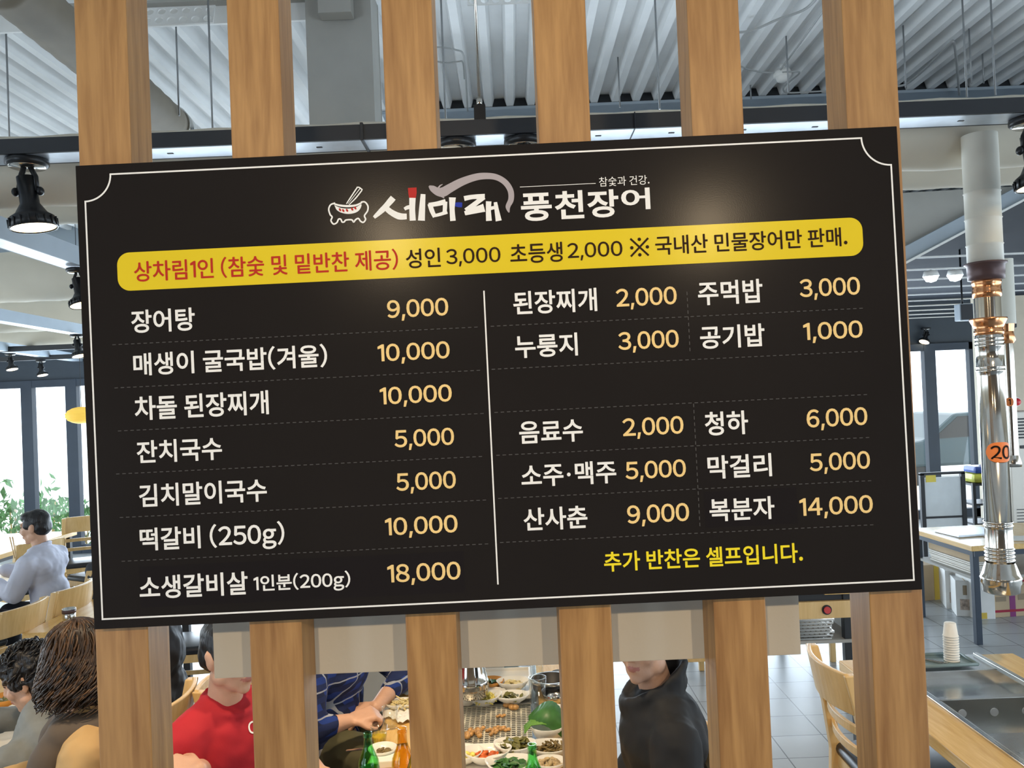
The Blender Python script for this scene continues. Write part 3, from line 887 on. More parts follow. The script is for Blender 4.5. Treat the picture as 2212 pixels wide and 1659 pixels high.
const_track('nearest pale lighting track running back at left below the big duct', (30, 535), (172, 582), 2.8)
const_track('second pale lighting track running back at left above the glowing lamps', (10, 697), (176, 724), 2.8)
const_track('third pale lighting track at left just above the window head', (10, 760), (176, 782), 2.75)
for k, (yy, zz, lb) in enumerate(((9.6, 2.745, 'black crossbar in front of the window head at left carrying small lamps'), (10.8, 2.715, 'farther black crossbar against the window head at left'))):
    tag(MB().box((0, 0, 0.03), (7, 0.05, 0.06)).build('lighting_bar', BLACKF, None, (-5, yy, zz)), lb, 'lighting bar')


def spotlamp(lab, base, aim, sc_=1.0, lens=BULB, group=None):
    o = thing('track_spotlight', lab, 'spotlight', tuple(base), 0, group)
    s = sc_
    m = MB(); m.lathe([(0.0, 0), (0.076 * s, 0), (0.08 * s, -0.006 * s), (0.08 * s, -0.022 * s), (0.07 * s, -0.03 * s), (0, -0.03 * s)], 28); m.build('ceiling_cup', BLACKM, o)
    m = MB(); m.lathe([(0.068 * s, -0.0305 * s), (0.066 * s, -0.034 * s), (0.0, -0.035 * s)], 28); m.build('cup_plate', CHROME, o)
    m = MB()
    for sx in (-1, 1):
        m.tube([(sx * 0.012 * s, 0, -0.03 * s), (sx * 0.03 * s, 0.004 * s, -0.07 * s), (sx * 0.036 * s, 0, -0.13 * s)], 0.011 * s, 8)
    m.build('arm', BLACKM, o)
    d = Vector(aim).normalized(); M = frame_z(d); c = Vector((0, 0, -0.13 * s))
    m = MB(); m.lathe([(0.0, -0.06 * s), (0.034 * s, -0.06 * s), (0.036 * s, 0.05 * s), (0.06 * s, 0.09 * s), (0.082 * s, 0.105 * s), (0.088 * s, 0.15 * s), (0.084 * s, 0.15 * s), (0.06 * s, 0.105 * s)], 28, c, M=M)
    for k in range(18):
        a = 2 * PI * k / 18; q = M @ Vector((0.087 * s * math.cos(a), 0.087 * s * math.sin(a), 0.128 * s))
        m.cyl(c + q - d * 0.016 * s, c + q + d * 0.018 * s, 0.004 * s, n=6)
    m.build('lamp_head', BLACKM, o)
    m = MB(); m.lathe([(0, 0.135 * s), (0.05 * s, 0.142 * s), (0.083 * s, 0.146 * s)], 28, c, M=M); m.build('lens', lens, o)
    for q in (-1, 1): MB().ell(c + Vector((q * 0.05 * s, 0, 0)), (0.014 * s, 0.018 * s, 0.018 * s)).build('pivot_knob', BLACKM, o)
    return o


zb_ = zt - th
yl = Yr + 0.08
spotlamp('large black spotlight hanging under the tray at the far left, glowing warm', (P(58, 342, yl).x, yl, zb_), (0.13, 0.0, -1), 1.0)
spotlamp('black spotlight whose round cup shows just above the board right of the third post', (P(985, 300, yl).x, yl, zb_), (0, -0.1, -1), 1.0)
spotlamp('black spotlight whose cup shows above the board left of the fourth post', (P(1131, 293, yl).x, yl, zb_), (0, -0.1, -1), 1.0)
spotlamp('black spotlight with warm light cut by the right edge of the view', (P(2226, 246, yl).x, yl, zb_), (0.1, -0.1, -1), 1.0)
for (x, y, Y, s, lb) in [(168, 580, 4.54, 0.75, 'small black lamp with a yellow glow touching the board left edge'),
                         (166, 722, 8.2, 0.8, 'black spotlight hanging lower at the board left edge above the window'),
                         (22, 763, 9.6, 0.7, 'small black spotlight farthest left above the windows'),
                         (88, 778, 10.8, 0.73, 'small spotlight between two window bays at left')]:
    spotlamp(lb, P(x, y, Y), (0.25, -0.12, -1), s, BULB, 'lamps above the left windows')
spotlamp('small warm lamp in front of the right window head', P(2000, 708, 11.93), (-0.5, -0.3, -1), 0.8)

# hanger rods below the deck
ROD = mat('dull_rod', (0.30, 0.31, 0.32), 0.4, 0.5)
zd = 4.5


def rod(px, py, py2, lab):
    a = G(px, max(py, -150), zd)
    zlow = max(2.9, (P(px + (py2 - py) * 0.04, py2, a.y)).z)
    tag(MB().cyl((0, 0, 0), (0, 0, zd - zlow + 0.03), 0.006, n=8).build('hanger_rod', ROD, None, (a.x, a.y, zlow)), lab, 'rod', 'thin hanger rods below the deck')


for q in [(12, 40, 295, 'thin rod below the deck at the far left edge, under the dusty duct'), (380, 55, 250, 'thin rod right of the first post, ending above the duct elbow'),
          (447, -60, 282, 'long thin rod just left of the second post'), (950, -60, 262, 'thin rod just right of the third post'),
          (1413, -40, 236, 'long thin rod left of the fifth post'), (1335, 132, 232, 'short thin rod between the fourth and fifth posts'),
          (1698, 78, 200, 'thin rod beside the round smoke detector'), (1621, 184, 214, 'very short rod right of the fifth post'),
          (1951, 64, 190, 'thin rod right beside the sixth post'), (2077, -30, 210, 'long thin rod right of the bent cable'),
          (2093, 62, 180, 'short thin rod between the two long rods at upper right'), (2138, -40, 206, 'long thin rod nearest the upper right corner'),
          (2122, 118, 180, 'shortest rod at upper right above the end beam')]:
    rod(*q)
CABLE = mat('grey_cable', (0.42, 0.43, 0.43), 0.5)


def cable(lab, pts, r=0.009, z=4.44):
    q = smooth_line([G(x, y, z) for x, y in pts], 6); o0 = q[0]
    tag(MB().tube([p - o0 for p in q], r, 8).build('cable', CABLE, None, tuple(o0)), lab, 'cable', 'loose grey cables under the deck')


cable('thick grey cable curving below the deck to the top of the sixth post', [(1588, 70), (1625, 66), (1680, 42), (1735, 22), (1765, -6), (1775, -40)])
cable('grey cable rising from the smoke detector towards the sixth post', [(1686, 150), (1716, 110), (1748, 66), (1782, 18), (1800, -10)], 0.007)
cable('looped grey cable running left from the smoke detector', [(1590, 140), (1625, 152), (1660, 157), (1684, 156)], 0.007)
cable('grey cable hooking below the smoke detector along the end beam', [(1690, 156), (1727, 156), (1706, 176), (1692, 190), (1700, 200), (1740, 199), (1790, 196)], 0.007, 4.42)
cable('bent grey cable at upper right forming a peak right of the sixth post', [(1938, 186), (1960, 180), (2005, 142), (2050, 96), (2060, 92), (2066, 130), (2072, 205)], 0.010)
cable('upper grey cable loop right of the third post', [(940, 102), (960, 103), (985, 108), (1000, 116), (1005, 150), (1010, 240)], 0.007)
cable('lower grey cable loop right of the third post', [(940, 132), (965, 136), (990, 133), (1000, 136), (1003, 170)], 0.006, 4.465)
a = G(1690, 160, 4.43)
t = thing('smoke_detector', 'small round white smoke detector below the deck right of the fifth post', 'smoke detector', tuple(a))
MB().lathe([(0, 0.03), (0.06, 0.03), (0.07, 0.0), (0.066, -0.025), (0, -0.03)], 24).build('base', WHITEP, t)
MB().lathe([(0.052, -0.024), (0.046, -0.05), (0.03, -0.062), (0, -0.064)], 24).build('sensor', WHITEP, t)
MB().cyl((0, 0, 0.03), (0, 0, 0.08), 0.02).build('mount', WHITEP, t)

# right: raking gable, slatted black ceiling
Yg = 5.4
ol = [P(x, y, Yg) for x, y in ((1890, 420), (2240, 400), (2240, 412), (1890, 598))]
o0 = ol[3]
t = thing('raking_beam', 'grey panel with a sloping blue-grey beam edge right of the board, behind the exhaust pipe', 'beam', tuple(o0))
M = Matrix(((1, 0, 0), (0, 0, 1), (0, 1, 0)))
MB().prism([(p.x - o0.x, p.z - o0.z) for p in ol], 0.02, M).build('web', GREYP, t)
d = (ol[2] - ol[3]).normalized(); up = Vector((-d.z, 0, d.x)) * 0.085
mm = MB(); q = [Vector((0, 0, 0)), ol[2] - ol[3], ol[2] - ol[3] + up, up]
mm.prism([(p.x, p.z) for p in q], -0.06, M).build('edge_beam', BLUEG, t)  # paler bluish edge: the blue light on it is put into its colour
q = [-up * 0.16, ol[2] - ol[3] - up * 0.16, ol[2] - ol[3], Vector((0, 0, 0))]
MB().prism([(p.x, p.z) for p in q], -0.14, M, (0, 0.05, 0)).build('flange', WHITEP, t)
zs = 2.86
t = thing('slat_ceiling', 'lowered black ceiling with thin white slats at right, above the windows', 'ceiling panel', (5.3, 8.7, zs))
MB().box((0, 0, 0.3), (6.4, 6.4, 0.04)).build('backing', mat('dark_void', (0.010, 0.014, 0.022), 0.95), t)
for k in range(12):
    y = (zs - H) * F / (259 - 0) + 0.0
    inv = (1 / 259 + k * 0.000425); Y = (zs - H) * F * inv
    MB().box((0, Y - 8.7, 0.012), (6.4, 0.014, 0.013)).build('slat', WHITEP, t)
for (x0, x1, y) in ((1994, 2028, 598), (2046, 2080, 596)):
    a = P(x0, y, 6.2); b = P(x1, y, 6.2)
    t = thing('ceiling_downlight', 'bright cool ceiling lamp %s below the white slats at right' % ('left' if x0 < 2000 else 'right'), 'lamp', ((a.x + b.x) / 2, 6.2, a.z), 0, 'pair of cool lamps below the slats')
    w = b.x - a.x
    MB().lathe([(0, 0.05), (w * 0.4, 0.04), (w * 0.5, 0.0), (w * 0.46, 0)], 20).build('shade', WHITEP, t)
    MB().lathe([(w * 0.46, 0.0), (w * 0.3, -0.035), (0, -0.045)], 20).build('bulb', BULBW, t)
for (x, y, Y, w, h_, lb) in ((2082, 675, 7.4, 0.12, 0.15, 'grey box loudspeaker hanging left of the copper pipe'), (2176, 690, 6.6, 0.09, 0.14, 'dark box loudspeaker hanging right of the copper pipe')):
    a = P(x, y, Y); t = thing('loudspeaker', lb, 'loudspeaker', tuple(a))
    MB().bbox((0, 0, 0), (w, 0.1, h_), 0.008).build('cabinet', BLUEG if x < 2100 else FRAME, t)
    MB().box((0, -0.052, 0), (w * 0.85, 0.006, h_ * 0.9)).build('grille', BLACKF, t)
    MB().tube([(0, 0.02, h_ / 2), (0, 0.02, h_ / 2 + 0.05), (0, 0.02, 3.15 - a.z)], 0.008).build('bracket', BLACKM, t)


# exhaust pipes
def stack(name, lab, loc, secs, m_of, group=None, cat='exhaust pipe'):
    t = thing(name, lab, cat, loc, 0, group)
    for nm, prof, mt in secs: MB().lathe(prof, 32).build(nm, m_of[mt], t)
    return t


Ye = 3.55
pt = P(2120, 380, Ye); pb = P(2165, 1275, Ye)


def zz(py): return P(2106 + py * 0.0475, py, Ye).z


z0 = zz(1278); xe = P(2140, 800, Ye).x
k_ = Ye / F


def Q(rpx, py): return (rpx * k_, zz(py) - z0)


def ringy(py, r, n=3, s=8):
    out = []
    for i in range(n): out += [Q(r, py + i * s), Q(r + 2.2, py + i * s + 2), Q(r, py + i * s + 5)]
    return out


secs = [('spiral_duct', [Q(35.5, 292), Q(36, 352)] + sum([[Q(35.5, y), Q(37, y + 2), Q(35.5, y + 4)] for y in (414, 471, 527)], []) + [Q(35.5, 568), Q(30, 569)], 'w'),
        ('collar', [Q(30, 565), Q(42, 568), Q(42, 571), Q(37, 574), Q(37, 590), Q(36, 594), Q(36, 604), Q(28, 606)], 'b'),
        ('copper_sleeve', [Q(27, 604), Q(29, 606), Q(29, 612), Q(28, 614), Q(28, 626), Q(29, 628), Q(28, 641), Q(26, 643)], 'c'),
        ('upper_pipe', [Q(26, 641), Q(26, 690)], 's'),
        ('copper_flare', [Q(26, 686), Q(36, 687), Q(37, 690), Q(31, 702), Q(27, 712), Q(29, 714), Q(29, 722), Q(26, 724)], 'c'),
        ('lower_pipe', [Q(27, 722)] + ringy(728, 27) + ringy(790, 27, 2) + [Q(26.5, 812), Q(26.5, 1124)] + ringy(1124, 27, 2) + [Q(27, 1142), Q(27, 1180)] + ringy(1182, 27.5, 4, 8), 's'),
        ('bell', [Q(28, 1214), Q(30, 1218), Q(36, 1236), Q(39, 1244), Q(41, 1247), Q(39, 1251), Q(40, 1256), Q(37, 1262), Q(36, 1277), Q(30, 1280), Q(26, 1270)], 's')]
ep = stack('exhaust_pipe', 'large exhaust pipe of steel and copper hanging at right, orange number tag on it', (xe, Ye, z0), secs, {'w': DUCTW, 'b': BROWNM, 'c': COPPER, 's': CHROME})
# number tag wraps the pipe
ORG = mat('orange_sticker', (0.80, 0.22, 0.05), 0.5)
TNUM = mat('black_print', (0.012, 0.01, 0.01), 0.5)


def wrap_tag(t, r, zc, wid, h, a0, txt_, lab):
    m = MB(); n = 14; vs = []; fs = []
    top = []
    for k in range(n + 1):
        u = -1 + 2 * k / n; hh = h / 2 * math.sqrt(max(0.02, 1 - abs(u) ** 3)); a = a0 + u * wid / 2 / r
        for e in (-1, 1): vs.append((r * math.cos(a), r * math.sin(a), zc + e * hh))
    fs = [(2 * k, 2 * k + 2, 2 * k + 3, 2 * k + 1) for k in range(n)]
    m.add(vs, fs, True); o = m.build('number_tag', ORG, t); o['label'] = lab
    V, Fc, (x0, x1, y0, y1) = layout(txt_, 0.012, 0, 0.02)
    s = h * 0.68 / (y1 - y0); m = MB(); rr = r + 0.0022
    m.add([(rr * math.cos(a0 + ((x - (x0 + x1) / 2) * s) / rr), rr * math.sin(a0 + ((x - (x0 + x1) / 2) * s) / rr), zc + (y - (y0 + y1) / 2) * s) for x, y in V], Fc)
    m.build('tag_number', TNUM, o, weld=False)


wrap_tag(ep, 27.4 * k_, zz(975) - z0, 62 * k_, 43 * k_, R(-90) - math.atan2(xe, Ye) + R(28), '20', 'orange oval tag with a black 20')
Y2 = 6.0
pz = P(2186, 1008, Y2); k2 = Y2 / F
z2 = pz.z


def Q2(rpx, py): return (rpx * k2, P(2180, py, Y2).z - z2)


secs = [('duct', [Q2(20, 560), Q2(20, 700)], 'w'), ('collar', [Q2(17, 698), Q2(15, 716)], 'c'), ('copper_flare', [Q2(13, 714), Q2(18, 735), Q2(13, 742)], 'c'), ('pipe', [Q2(13, 738), Q2(13, 985)], 's'), ('bell', [Q2(13, 983), Q2(18, 1000), Q2(17, 1008), Q2(12, 1006)], 's')]
ep2 = stack('exhaust_pipe', 'thinner exhaust pipe farther back, right of the large one, with a small orange tag', (P(2180, 850, Y2).x, Y2, z2), secs, {'w': DUCTW, 'c': COPPER, 's': CHROME})
wrap_tag(ep2, 13.4 * k2, P(2180, 868, Y2).z - z2, 16 * k2, 18 * k2, R(-90) - math.atan2(3.5, Y2), '1', 'small orange tag with a black 1')
# centre hood over the middle table
Y3 = 3.35; zc0 = P(1018, 1503, Y3).z; xc = P(1016, 1490, Y3).x + 0.004
secs = [('spiral_duct', [(0.067, 3.02 - zc0), (0.067, 2.75 - zc0)], 'w'), ('copper_sleeve', [(0.055, 2.76 - zc0), (0.056, 2.6 - zc0)], 'c'), ('pipe', [(0.05, 2.62 - zc0), (0.05, 0.2)], 's'),
        ('bell', [(0.05, 0.21), (0.052, 0.16), (0.06, 0.10), (0.068, 0.065), (0.072, 0.06), (0.069, 0.053), (0.072, 0.046), (0.069, 0.04), (0.072, 0.034), (0.067, 0.028), (0.066, 0.004), (0.06, 0), (0.05, 0.01)], 's')]
stack('exhaust_pipe', 'exhaust pipe with polished bell ending just above the middle table tray', (xc, Y3, zc0), secs, {'w': DUCTW, 'c': COPPER, 's': CHROME})

# ------------------------------------------------------------------ chairs
def arc_rail(y0, w, z, h, t, bulge, n=10, tilt=0.0):
    """curved back rail: centre bulges backwards (-y)"""
    m = MB(); vs = []
    for k in range(n + 1):
        u = -1 + 2 * k / n; x = u * w / 2; y = y0 - bulge * (1 - u * u)
        for dy, dz in ((0, 0), (-t, 0), (-t - tilt, h), (-tilt, h)): vs.append((x, y + dy, z + dz))
    fs = []
    for k in range(n):
        for i in range(4):
            j = (i + 1) % 4
            fs.append((4 * k + i, 4 * k + j, 4 * k + 4 + j, 4 * k + 4 + i))
    m.add(vs, fs + [(0, 1, 2, 3), (4 * n + 3, 4 * n + 2, 4 * n + 1, 4 * n)])
    return m


CH = {}


def chair(label, x, y, rz, s=1.0, cat='chair'):
    """blond wooden chair; local +y is the front"""
    if 'c' in CH:
        c = copy_thing(CH['c'], label, (x, y, 0), rz); c.scale = (s, s, s); return c
    t = thing('wooden_chair', label, cat, (x, y, 0), rz, 'blond wooden chairs'); CH['c'] = t
    for sx in (-1, 1):
        m = MB()
        prof = [(-0.24, 0.0), (-0.20, 0.25), (-0.19, 0.45), (-0.215, 0.65), (-0.27, 0.89)]
        for i in range(4):
            (y0, z0), (y1, z1) = prof[i], prof[i + 1]
            a = 0.019; b_ = 0.022
            vs = [(sx * 0.195 + dx * a, yy + dy * b_, zz_) for zz_, yy in ((z0, y0), (z1, y1)) for dx, dy in ((-1, -1), (1, -1), (1, 1), (-1, 1))]
            m.add(vs, [(0, 1, 5, 4), (1, 2, 6, 5), (2, 3, 7, 6), (3, 0, 4, 7)] + ([(3, 2, 1, 0)] if i == 0 else []) + ([(4, 5, 6, 7)] if i == 3 else []))
        m.build('back_post', CHAIRW, t, bevel=0.004)
        MB().bbox((sx * 0.19, 0.2, 0.21), (0.038, 0.038, 0.42), 0.005).build('front_leg', CHAIRW, t)
        MB().bbox((sx * 0.19, 0, 0.2), (0.018, 0.38, 0.03), 0.004).build('stretcher', CHAIRW, t)
    arc_rail(-0.24, 0.40, 0.735, 0.16, 0.02, 0.045, tilt=0.03).build('top_rail', CHAIRW, t, bevel=0.005)
    arc_rail(-0.205, 0.37, 0.64, 0.035, 0.016, 0.035).build('back_slat', CHAIRW, t, bevel=0.003)
    arc_rail(-0.19, 0.37, 0.545, 0.035, 0.016, 0.03).build('back_slat', CHAIRW, t, bevel=0.003)
    arc_rail(-0.2, 0.37, 0.27, 0.03, 0.016, 0.0).build('stretcher', CHAIRW, t, bevel=0.003)
    m = MB(); m.box((0, 0.21, 0.405), (0.36, 0.02, 0.05)); m.box((0, -0.18, 0.405), (0.36, 0.02, 0.05)); m.box((-0.195, 0.01, 0.405), (0.02, 0.38, 0.05)); m.box((0.195, 0.01, 0.405), (0.02, 0.38, 0.05))
    m.build('seat_frame', CHAIRW, t)
    bm = bmesh.new(); bmesh.ops.create_cube(bm, size=1)
    for v in bm.verts: v.co = Vector((v.co.x * 0.42, v.co.y * 0.42 + 0.015, v.co.z * 0.055 + 0.452))
    bmesh.ops.bevel(bm, geom=bm.edges[:], offset=0.025, segments=3, affect='EDGES', profile=0.5)
    m = MB(); bm.verts.index_update(); m.add([v.co for v in bm.verts], [[v.index for v in f.verts] for f in bm.faces], True); bm.free()
    m.build('seat', LEATHER, t)
    t.scale = (s, s, s)
    return t


# ------------------------------------------------------------------ tables
TZ = 0.74


def grill_table(label, x0, x1, y0, y1, chx0, chx1, near_panel=False, wells=()):
    cx = (x0 + x1) / 2; cy = (y0 + y1) / 2; L = y1 - y0; w = x1 - x0
    t = thing('grill_table', label, 'table', (cx, cy, 0), 0)
    m = MB(); a0 = chx0 - cx; a1 = chx1 - cx; hw = w / 2; th = 0.045; zc = TZ - th / 2
    m.bbox(((-hw + a0) / 2, 0, zc), (a0 + hw, L, th), 0.004).build('wood_strip', TABLEW, t)
    MB().bbox(((hw + a1) / 2, 0, zc), (hw - a1, L, th), 0.004).build('wood_strip', TABLEW, t)
    # steel channel with wells
    m = MB(); cw_ = a1 - a0; ym = -L / 2; rim = 0.022
    ws = sorted(wells)
    for (wy0, wy1, dep, inx) in ws:
        b0 = wy0 - cy; b1 = wy1 - cy
        m.box(((a0 + a1) / 2, (ym + b0) / 2, TZ - 0.008), (cw_, b0 - ym, 0.02))
        for xa, xb in ((a0, a0 + inx), (a1 - inx, a1)): m.box(((xa + xb) / 2, (b0 + b1) / 2, TZ - 0.008), (xb - xa, b1 - b0, 0.02))
        xx0 = a0 + inx; xx1 = a1 - inx
        m.box(((xx0 + xx1) / 2, (b0 + b1) / 2, TZ - dep - 0.004), (xx1 - xx0, b1 - b0, 0.008))
        for p_, q_ in (((xx0, b0), (xx1, b0)), ((xx0, b1), (xx1, b1))):
            m.box(((p_[0] + q_[0]) / 2, p_[1] + (0.003 if p_[1] == b0 else -0.003), TZ - dep / 2), (xx1 - xx0, 0.006, dep))
        for xk in (xx0 + 0.003, xx1 - 0.003): m.box((xk, (b0 + b1) / 2, TZ - dep / 2), (0.006, b1 - b0, dep))
        ym = b1
    m.box(((a0 + a1) / 2, (ym + L / 2) / 2, TZ - 0.008), (cw_, L / 2 - ym, 0.02))
    m.build('steel_channel', STEEL, t)
    for sx in (-1, 1):
        MB().bbox((sx * (cw_ / 2) + (a0 + a1) / 2, 0, TZ + 0.004), (rim, L, 0.012), 0.003).build('channel_rim', STEEL, t)
    for sx in (-1, 1):
        for sy in (-1, 1):
            MB().bbox((sx * (hw - 0.06), sy * (L / 2 - 0.06), (TZ - th) / 2), (0.05, 0.05, TZ - th), 0.004).build('leg', BLACKF, t)
    for sy in (-1, 1): MB().box((0, sy * (L / 2 - 0.06), TZ - th - 0.03), (w - 0.17, 0.03, 0.06)).build('apron', BLACKF, t)
    return t


# right table
GL_ = grill_table('wooden grill table with a long steel channel at lower right, nobody at it', 1.43, 2.22, 2.25, 3.80, 1.60, 2.05, wells=((2.45, 2.80, 0.035, 0.035), (2.95, 3.28, 0.13, 0.02), (3.31, 3.60, 0.03, 0.02)))
m = MB()
for k in range(4):
    MB().cyl((-0.245 + 0.125 * k, 3.275 - 3.025, TZ - 0.052), (-0.245 + 0.125 * k, 3.2725 - 3.025, TZ - 0.052), 0.016, n=20).build('air_hole', GALV, GL_)
tyc = 3.695
t = thing('serving_tray', 'grey-green plastic tray at the far end of the right table, under the cup stack', 'tray', (1.785, tyc, TZ + 0.0105))
GRT = mat('grey_green_plastic', (0.16, 0.22, 0.22), 0.4)
MB().bbox((0, 0, 0.003), (0.35, 0.155, 0.006), 0.002).build('tray_base', GRT, t)
m = MB(); rr_ = [(-0.175, -0.0775), (0.175, -0.0775), (0.175, 0.0775), (-0.175, 0.0775)]
for k in range(4):
    a = rr_[k]; b = rr_[(k + 1) % 4]
    m.tube([(a[0], a[1], 0.008), (b[0], b[1], 0.008)], 0.008, 8)
m.build('tray_rim', GRT, t)
ty = 3.685; cx_ = P(2056, 1424, ty).x; z_ = TZ + 0.017
for k in range(11):
    o = MB().lathe([(0.0, 0.058), (0.022, 0.058), (0.024, 0.056), (0.0305, 0.003), (0.0325, 0.003), (0.0325, 0.0), (0.0295, 0.0), (0.0225, 0.054), (0, 0.0545)], 24).build('paper_cup', PAPER, None, (cx_ + random.uniform(-.0006, .0006), ty, z_ + 0.0108 * k))
    tag(o, 'cream paper cup in the upside-down stack on the grey tray of the right table' if k < 10 else 'topmost cream paper cup of the upside-down stack on the grey tray', 'cup', 'stacked paper cups')
o = MB().box((0, 0, 0), (0.012, 0.10, 0.003), M=Matrix.Rotation(R(35), 3, 'Z')).box((0.016, -0.004, 0.002), (0.012, 0.10, 0.003), M=Matrix.Rotation(R(42), 3, 'Z')).build('tongs', CHROME, None, (cx_ - 0.09, ty - 0.005, TZ + 0.019))
tag(o, 'small steel tongs lying on the grey tray left of the cup stack', 'tongs')
chair('blond slat-back chair with black seat pulled up to the right grill table', 1.50, 3.37, R(-90))

# second row table behind the screen (right of the black jacket)
t2 = grill_table('grill table farther back between the fifth and sixth posts, red knob on its end', 1.25, 2.08, 5.15, 6.6, 1.46, 1.87, wells=((5.4, 6.2, 0.04, 0.03),))
MB().bbox((0.1, -0.70, 0.60), (0.62, 0.03, 0.105), 0.003).build('end_panel', CHAIRW, t2)
kx = P(1787, 1318, 5.15).x - 1.665
for r_, m_, y_ in ((0.030, BLACKM, -0.722), (0.021, mat('red_knob', (0.55, 0.05, 0.05), 0.3), -0.732)):
    MB().cyl((kx, -0.712, 0.602), (kx, y_, 0.602), r_, n=20).build('knob', m_, t2)
MB().box((0.1, -0.35, 0.40), (0.66, 0.7, 0.02)).box((0.42, -0.35, 0.475), (0.02, 0.7, 0.15)).build('shelf', GREYP, t2)
for k in range(7):
    o = thing('grill_grate', ('lowest', 'second', 'third', 'fourth', 'fifth', 'sixth', 'topmost')[k] + ' wire grate in the stack on the shelf under the red-knob table', 'grate', (1.76 + random.uniform(-.012, .012), 5.2 + 0.18, 0.412 + 0.019 * k), 0, 'stacked wire grates')
    m = MB(); n = 10
    for i in range(n + 1):
        u = -0.16 + 0.32 * i / n
        m.box((u, 0, 0.004), (0.004, 0.3, 0.004)); m.box((0, u * 0.93, 0.007), (0.32, 0.004, 0.004))
    m.build('mesh_wires', CHROME, o)
    m = MB(); m.box((0, -0.152, 0.006), (0.33, 0.008, 0.012)); m.box((0, 0.152, 0.006), (0.33, 0.008, 0.012)); m.box((-0.163, 0, 0.006), (0.008, 0.3, 0.012)); m.box((0.163, 0, 0.006), (0.008, 0.3, 0.012)); m.build('rim', CHROME, o)
    o.location.y = 5.34
chair('blond chair behind the red-knob table, only its legs showing', 1.55, 7.15, R(180))
chair('blond chair with splayed legs right of the red-knob table', 2.42, 6.2, R(90))
chair('blond chair whose leg tips show right of the black jacket, below the cream board', 1.06, 5.75, R(-90))

# far right service table with boxes
a = G(2099, 1180, TZ); b = G(1988, 1140, TZ)
t3 = thing('service_table', 'long wooden service table with a dark frame and shelf at right below the window', 'table', (a.x, a.y, 0))
lx = 1.6; ly = b.y - a.y
t3.rotation_euler = (0, 0, R(3))
MB().bbox((lx / 2, ly / 2, TZ - 0.02), (lx, ly, 0.04), 0.004).build('tabletop', TABLEW, t3)
m = MB(); m.box((lx / 2, 0.03, TZ - 0.06), (lx - 0.04, 0.04, 0.04)); m.box((lx / 2, ly - 0.03, TZ - 0.06), (lx - 0.04, 0.04, 0.04)); m.box((0.04, ly / 2, TZ - 0.06), (0.04, ly, 0.04)); m.build('frame', FRAME, t3)
for x in (0.04, lx - 0.04):
    for y in (0.04, ly - 0.04):
        MB().bbox((x, y, (TZ - 0.04) / 2), (0.045, 0.045, TZ - 0.04), 0.003).build('leg', FRAME, t3)
MB().box((lx / 2, ly / 2, 0.49), (lx - 0.06, ly - 0.08, 0.02)).build('shelf', GREYP, t3)
MB().box((0.04, 0.82, 0.58), (0.03, 0.03, 0.2)).build('divider', FRAME, t3)


def carton(lab, x, y, w, d, h, rz, m_, tape=None, z=0.0, lab2=None):
    o = thing('carton', lab, 'box', (x, y, z), rz, 'cartons under the service table')
    MB().bbox((0, 0, h / 2), (w, d, h), 0.004).build('box_body', m_, o)
    MB().box((0, 0, h + 0.001), (0.006, d, 0.002)).build('flap_seam', CARD, o)
    if tape: MB().box((0, -0.0, h / 2 + 0.001), (0.05, d + 0.003, h + 0.003)).build('tape', tape, o)
    if lab2:
        for q in lab2:
            MB().box((q[0], -d / 2 - 0.001, q[1]), (q[2], 0.002, q[3])).build('print', q[4], o)
    return o


TAPEY = mat('yellow_tape', (0.70, 0.50, 0.08), 0.3); TAPEP = mat('purple_tape', (0.22, 0.03, 0.16), 0.3)
INK = mat('grey_ink', (0.32, 0.25, 0.17), 0.7); INKR = mat('dark_red_print', (0.38, 0.05, 0.08), 0.7); PICT = mat('printed_picture', (0.45, 0.36, 0.3), 0.5, 0, 0.6, 30)
wht = mat('white_carton', (0.80, 0.80, 0.78), 0.6)
for (px, py, w, d, h, rz, m_, tp, lb, pr) in [
    (2018, 1296, 0.42, 0.3, 0.32, 12, CARD, TAPEY, 'plain brown carton with yellow tape beside the board right edge', [(0.12, 0.1, 0.1, 0.06, INK)]),
    (2078, 1316, 0.15, 0.3, 0.33, -18, wht, None, 'white carton with a small picture, leftmost of the white boxes', [(0, 0.1, 0.09, 0.09, PICT), (0.01, 0.24, 0.04, 0.08, INK)]),
    (2100, 1332, 0.14, 0.3, 0.3, -18, wht, None, 'white carton with a picture behind the dark table leg', [(0, 0.1, 0.08, 0.09, PICT), (0, 0.22, 0.03, 0.08, INK)]),
    (2130, 1338, 0.16, 0.3, 0.32, 0, wht, None, 'blank white carton with a yellow square, right of the table leg', [(-0.02, 0.03, 0.06, 0.05, TAPEY)]),
    (2186, 1332, 0.36, 0.3, 0.26, 4, CARD, TAPEP, 'brown carton with purple tape and red bands at the right edge', [(0, 0.05, 0.36, 0.02, INKR), (-0.1, 0.15, 0.09, 0.04, INK), (0.1, 0.16, 0.1, 0.05, INK)])]:
    g = G(px, py, 0.0); carton(lb, g.x, g.y + d / 2, w, d, h, R(rz), m_, tp, 0, pr)
g = G(2186, 1332, 0)
carton('brown carton stacked on the purple-taped carton, mostly behind the pipe bell', g.x, g.y + 0.15, 0.38, 0.3, 0.14, R(2), CARD, None, 0.262, [(0, 0.03, 0.38, 0.015, INKR)])
# things on the table and its shelf
def on(t, x, y, z=0): return t.matrix_world @ Vector((x, y, z)) if False else Matrix.Translation(t.location) @ Matrix.Rotation(t.rotation_euler.z, 4, 'Z') @ Vector((x, y, z))


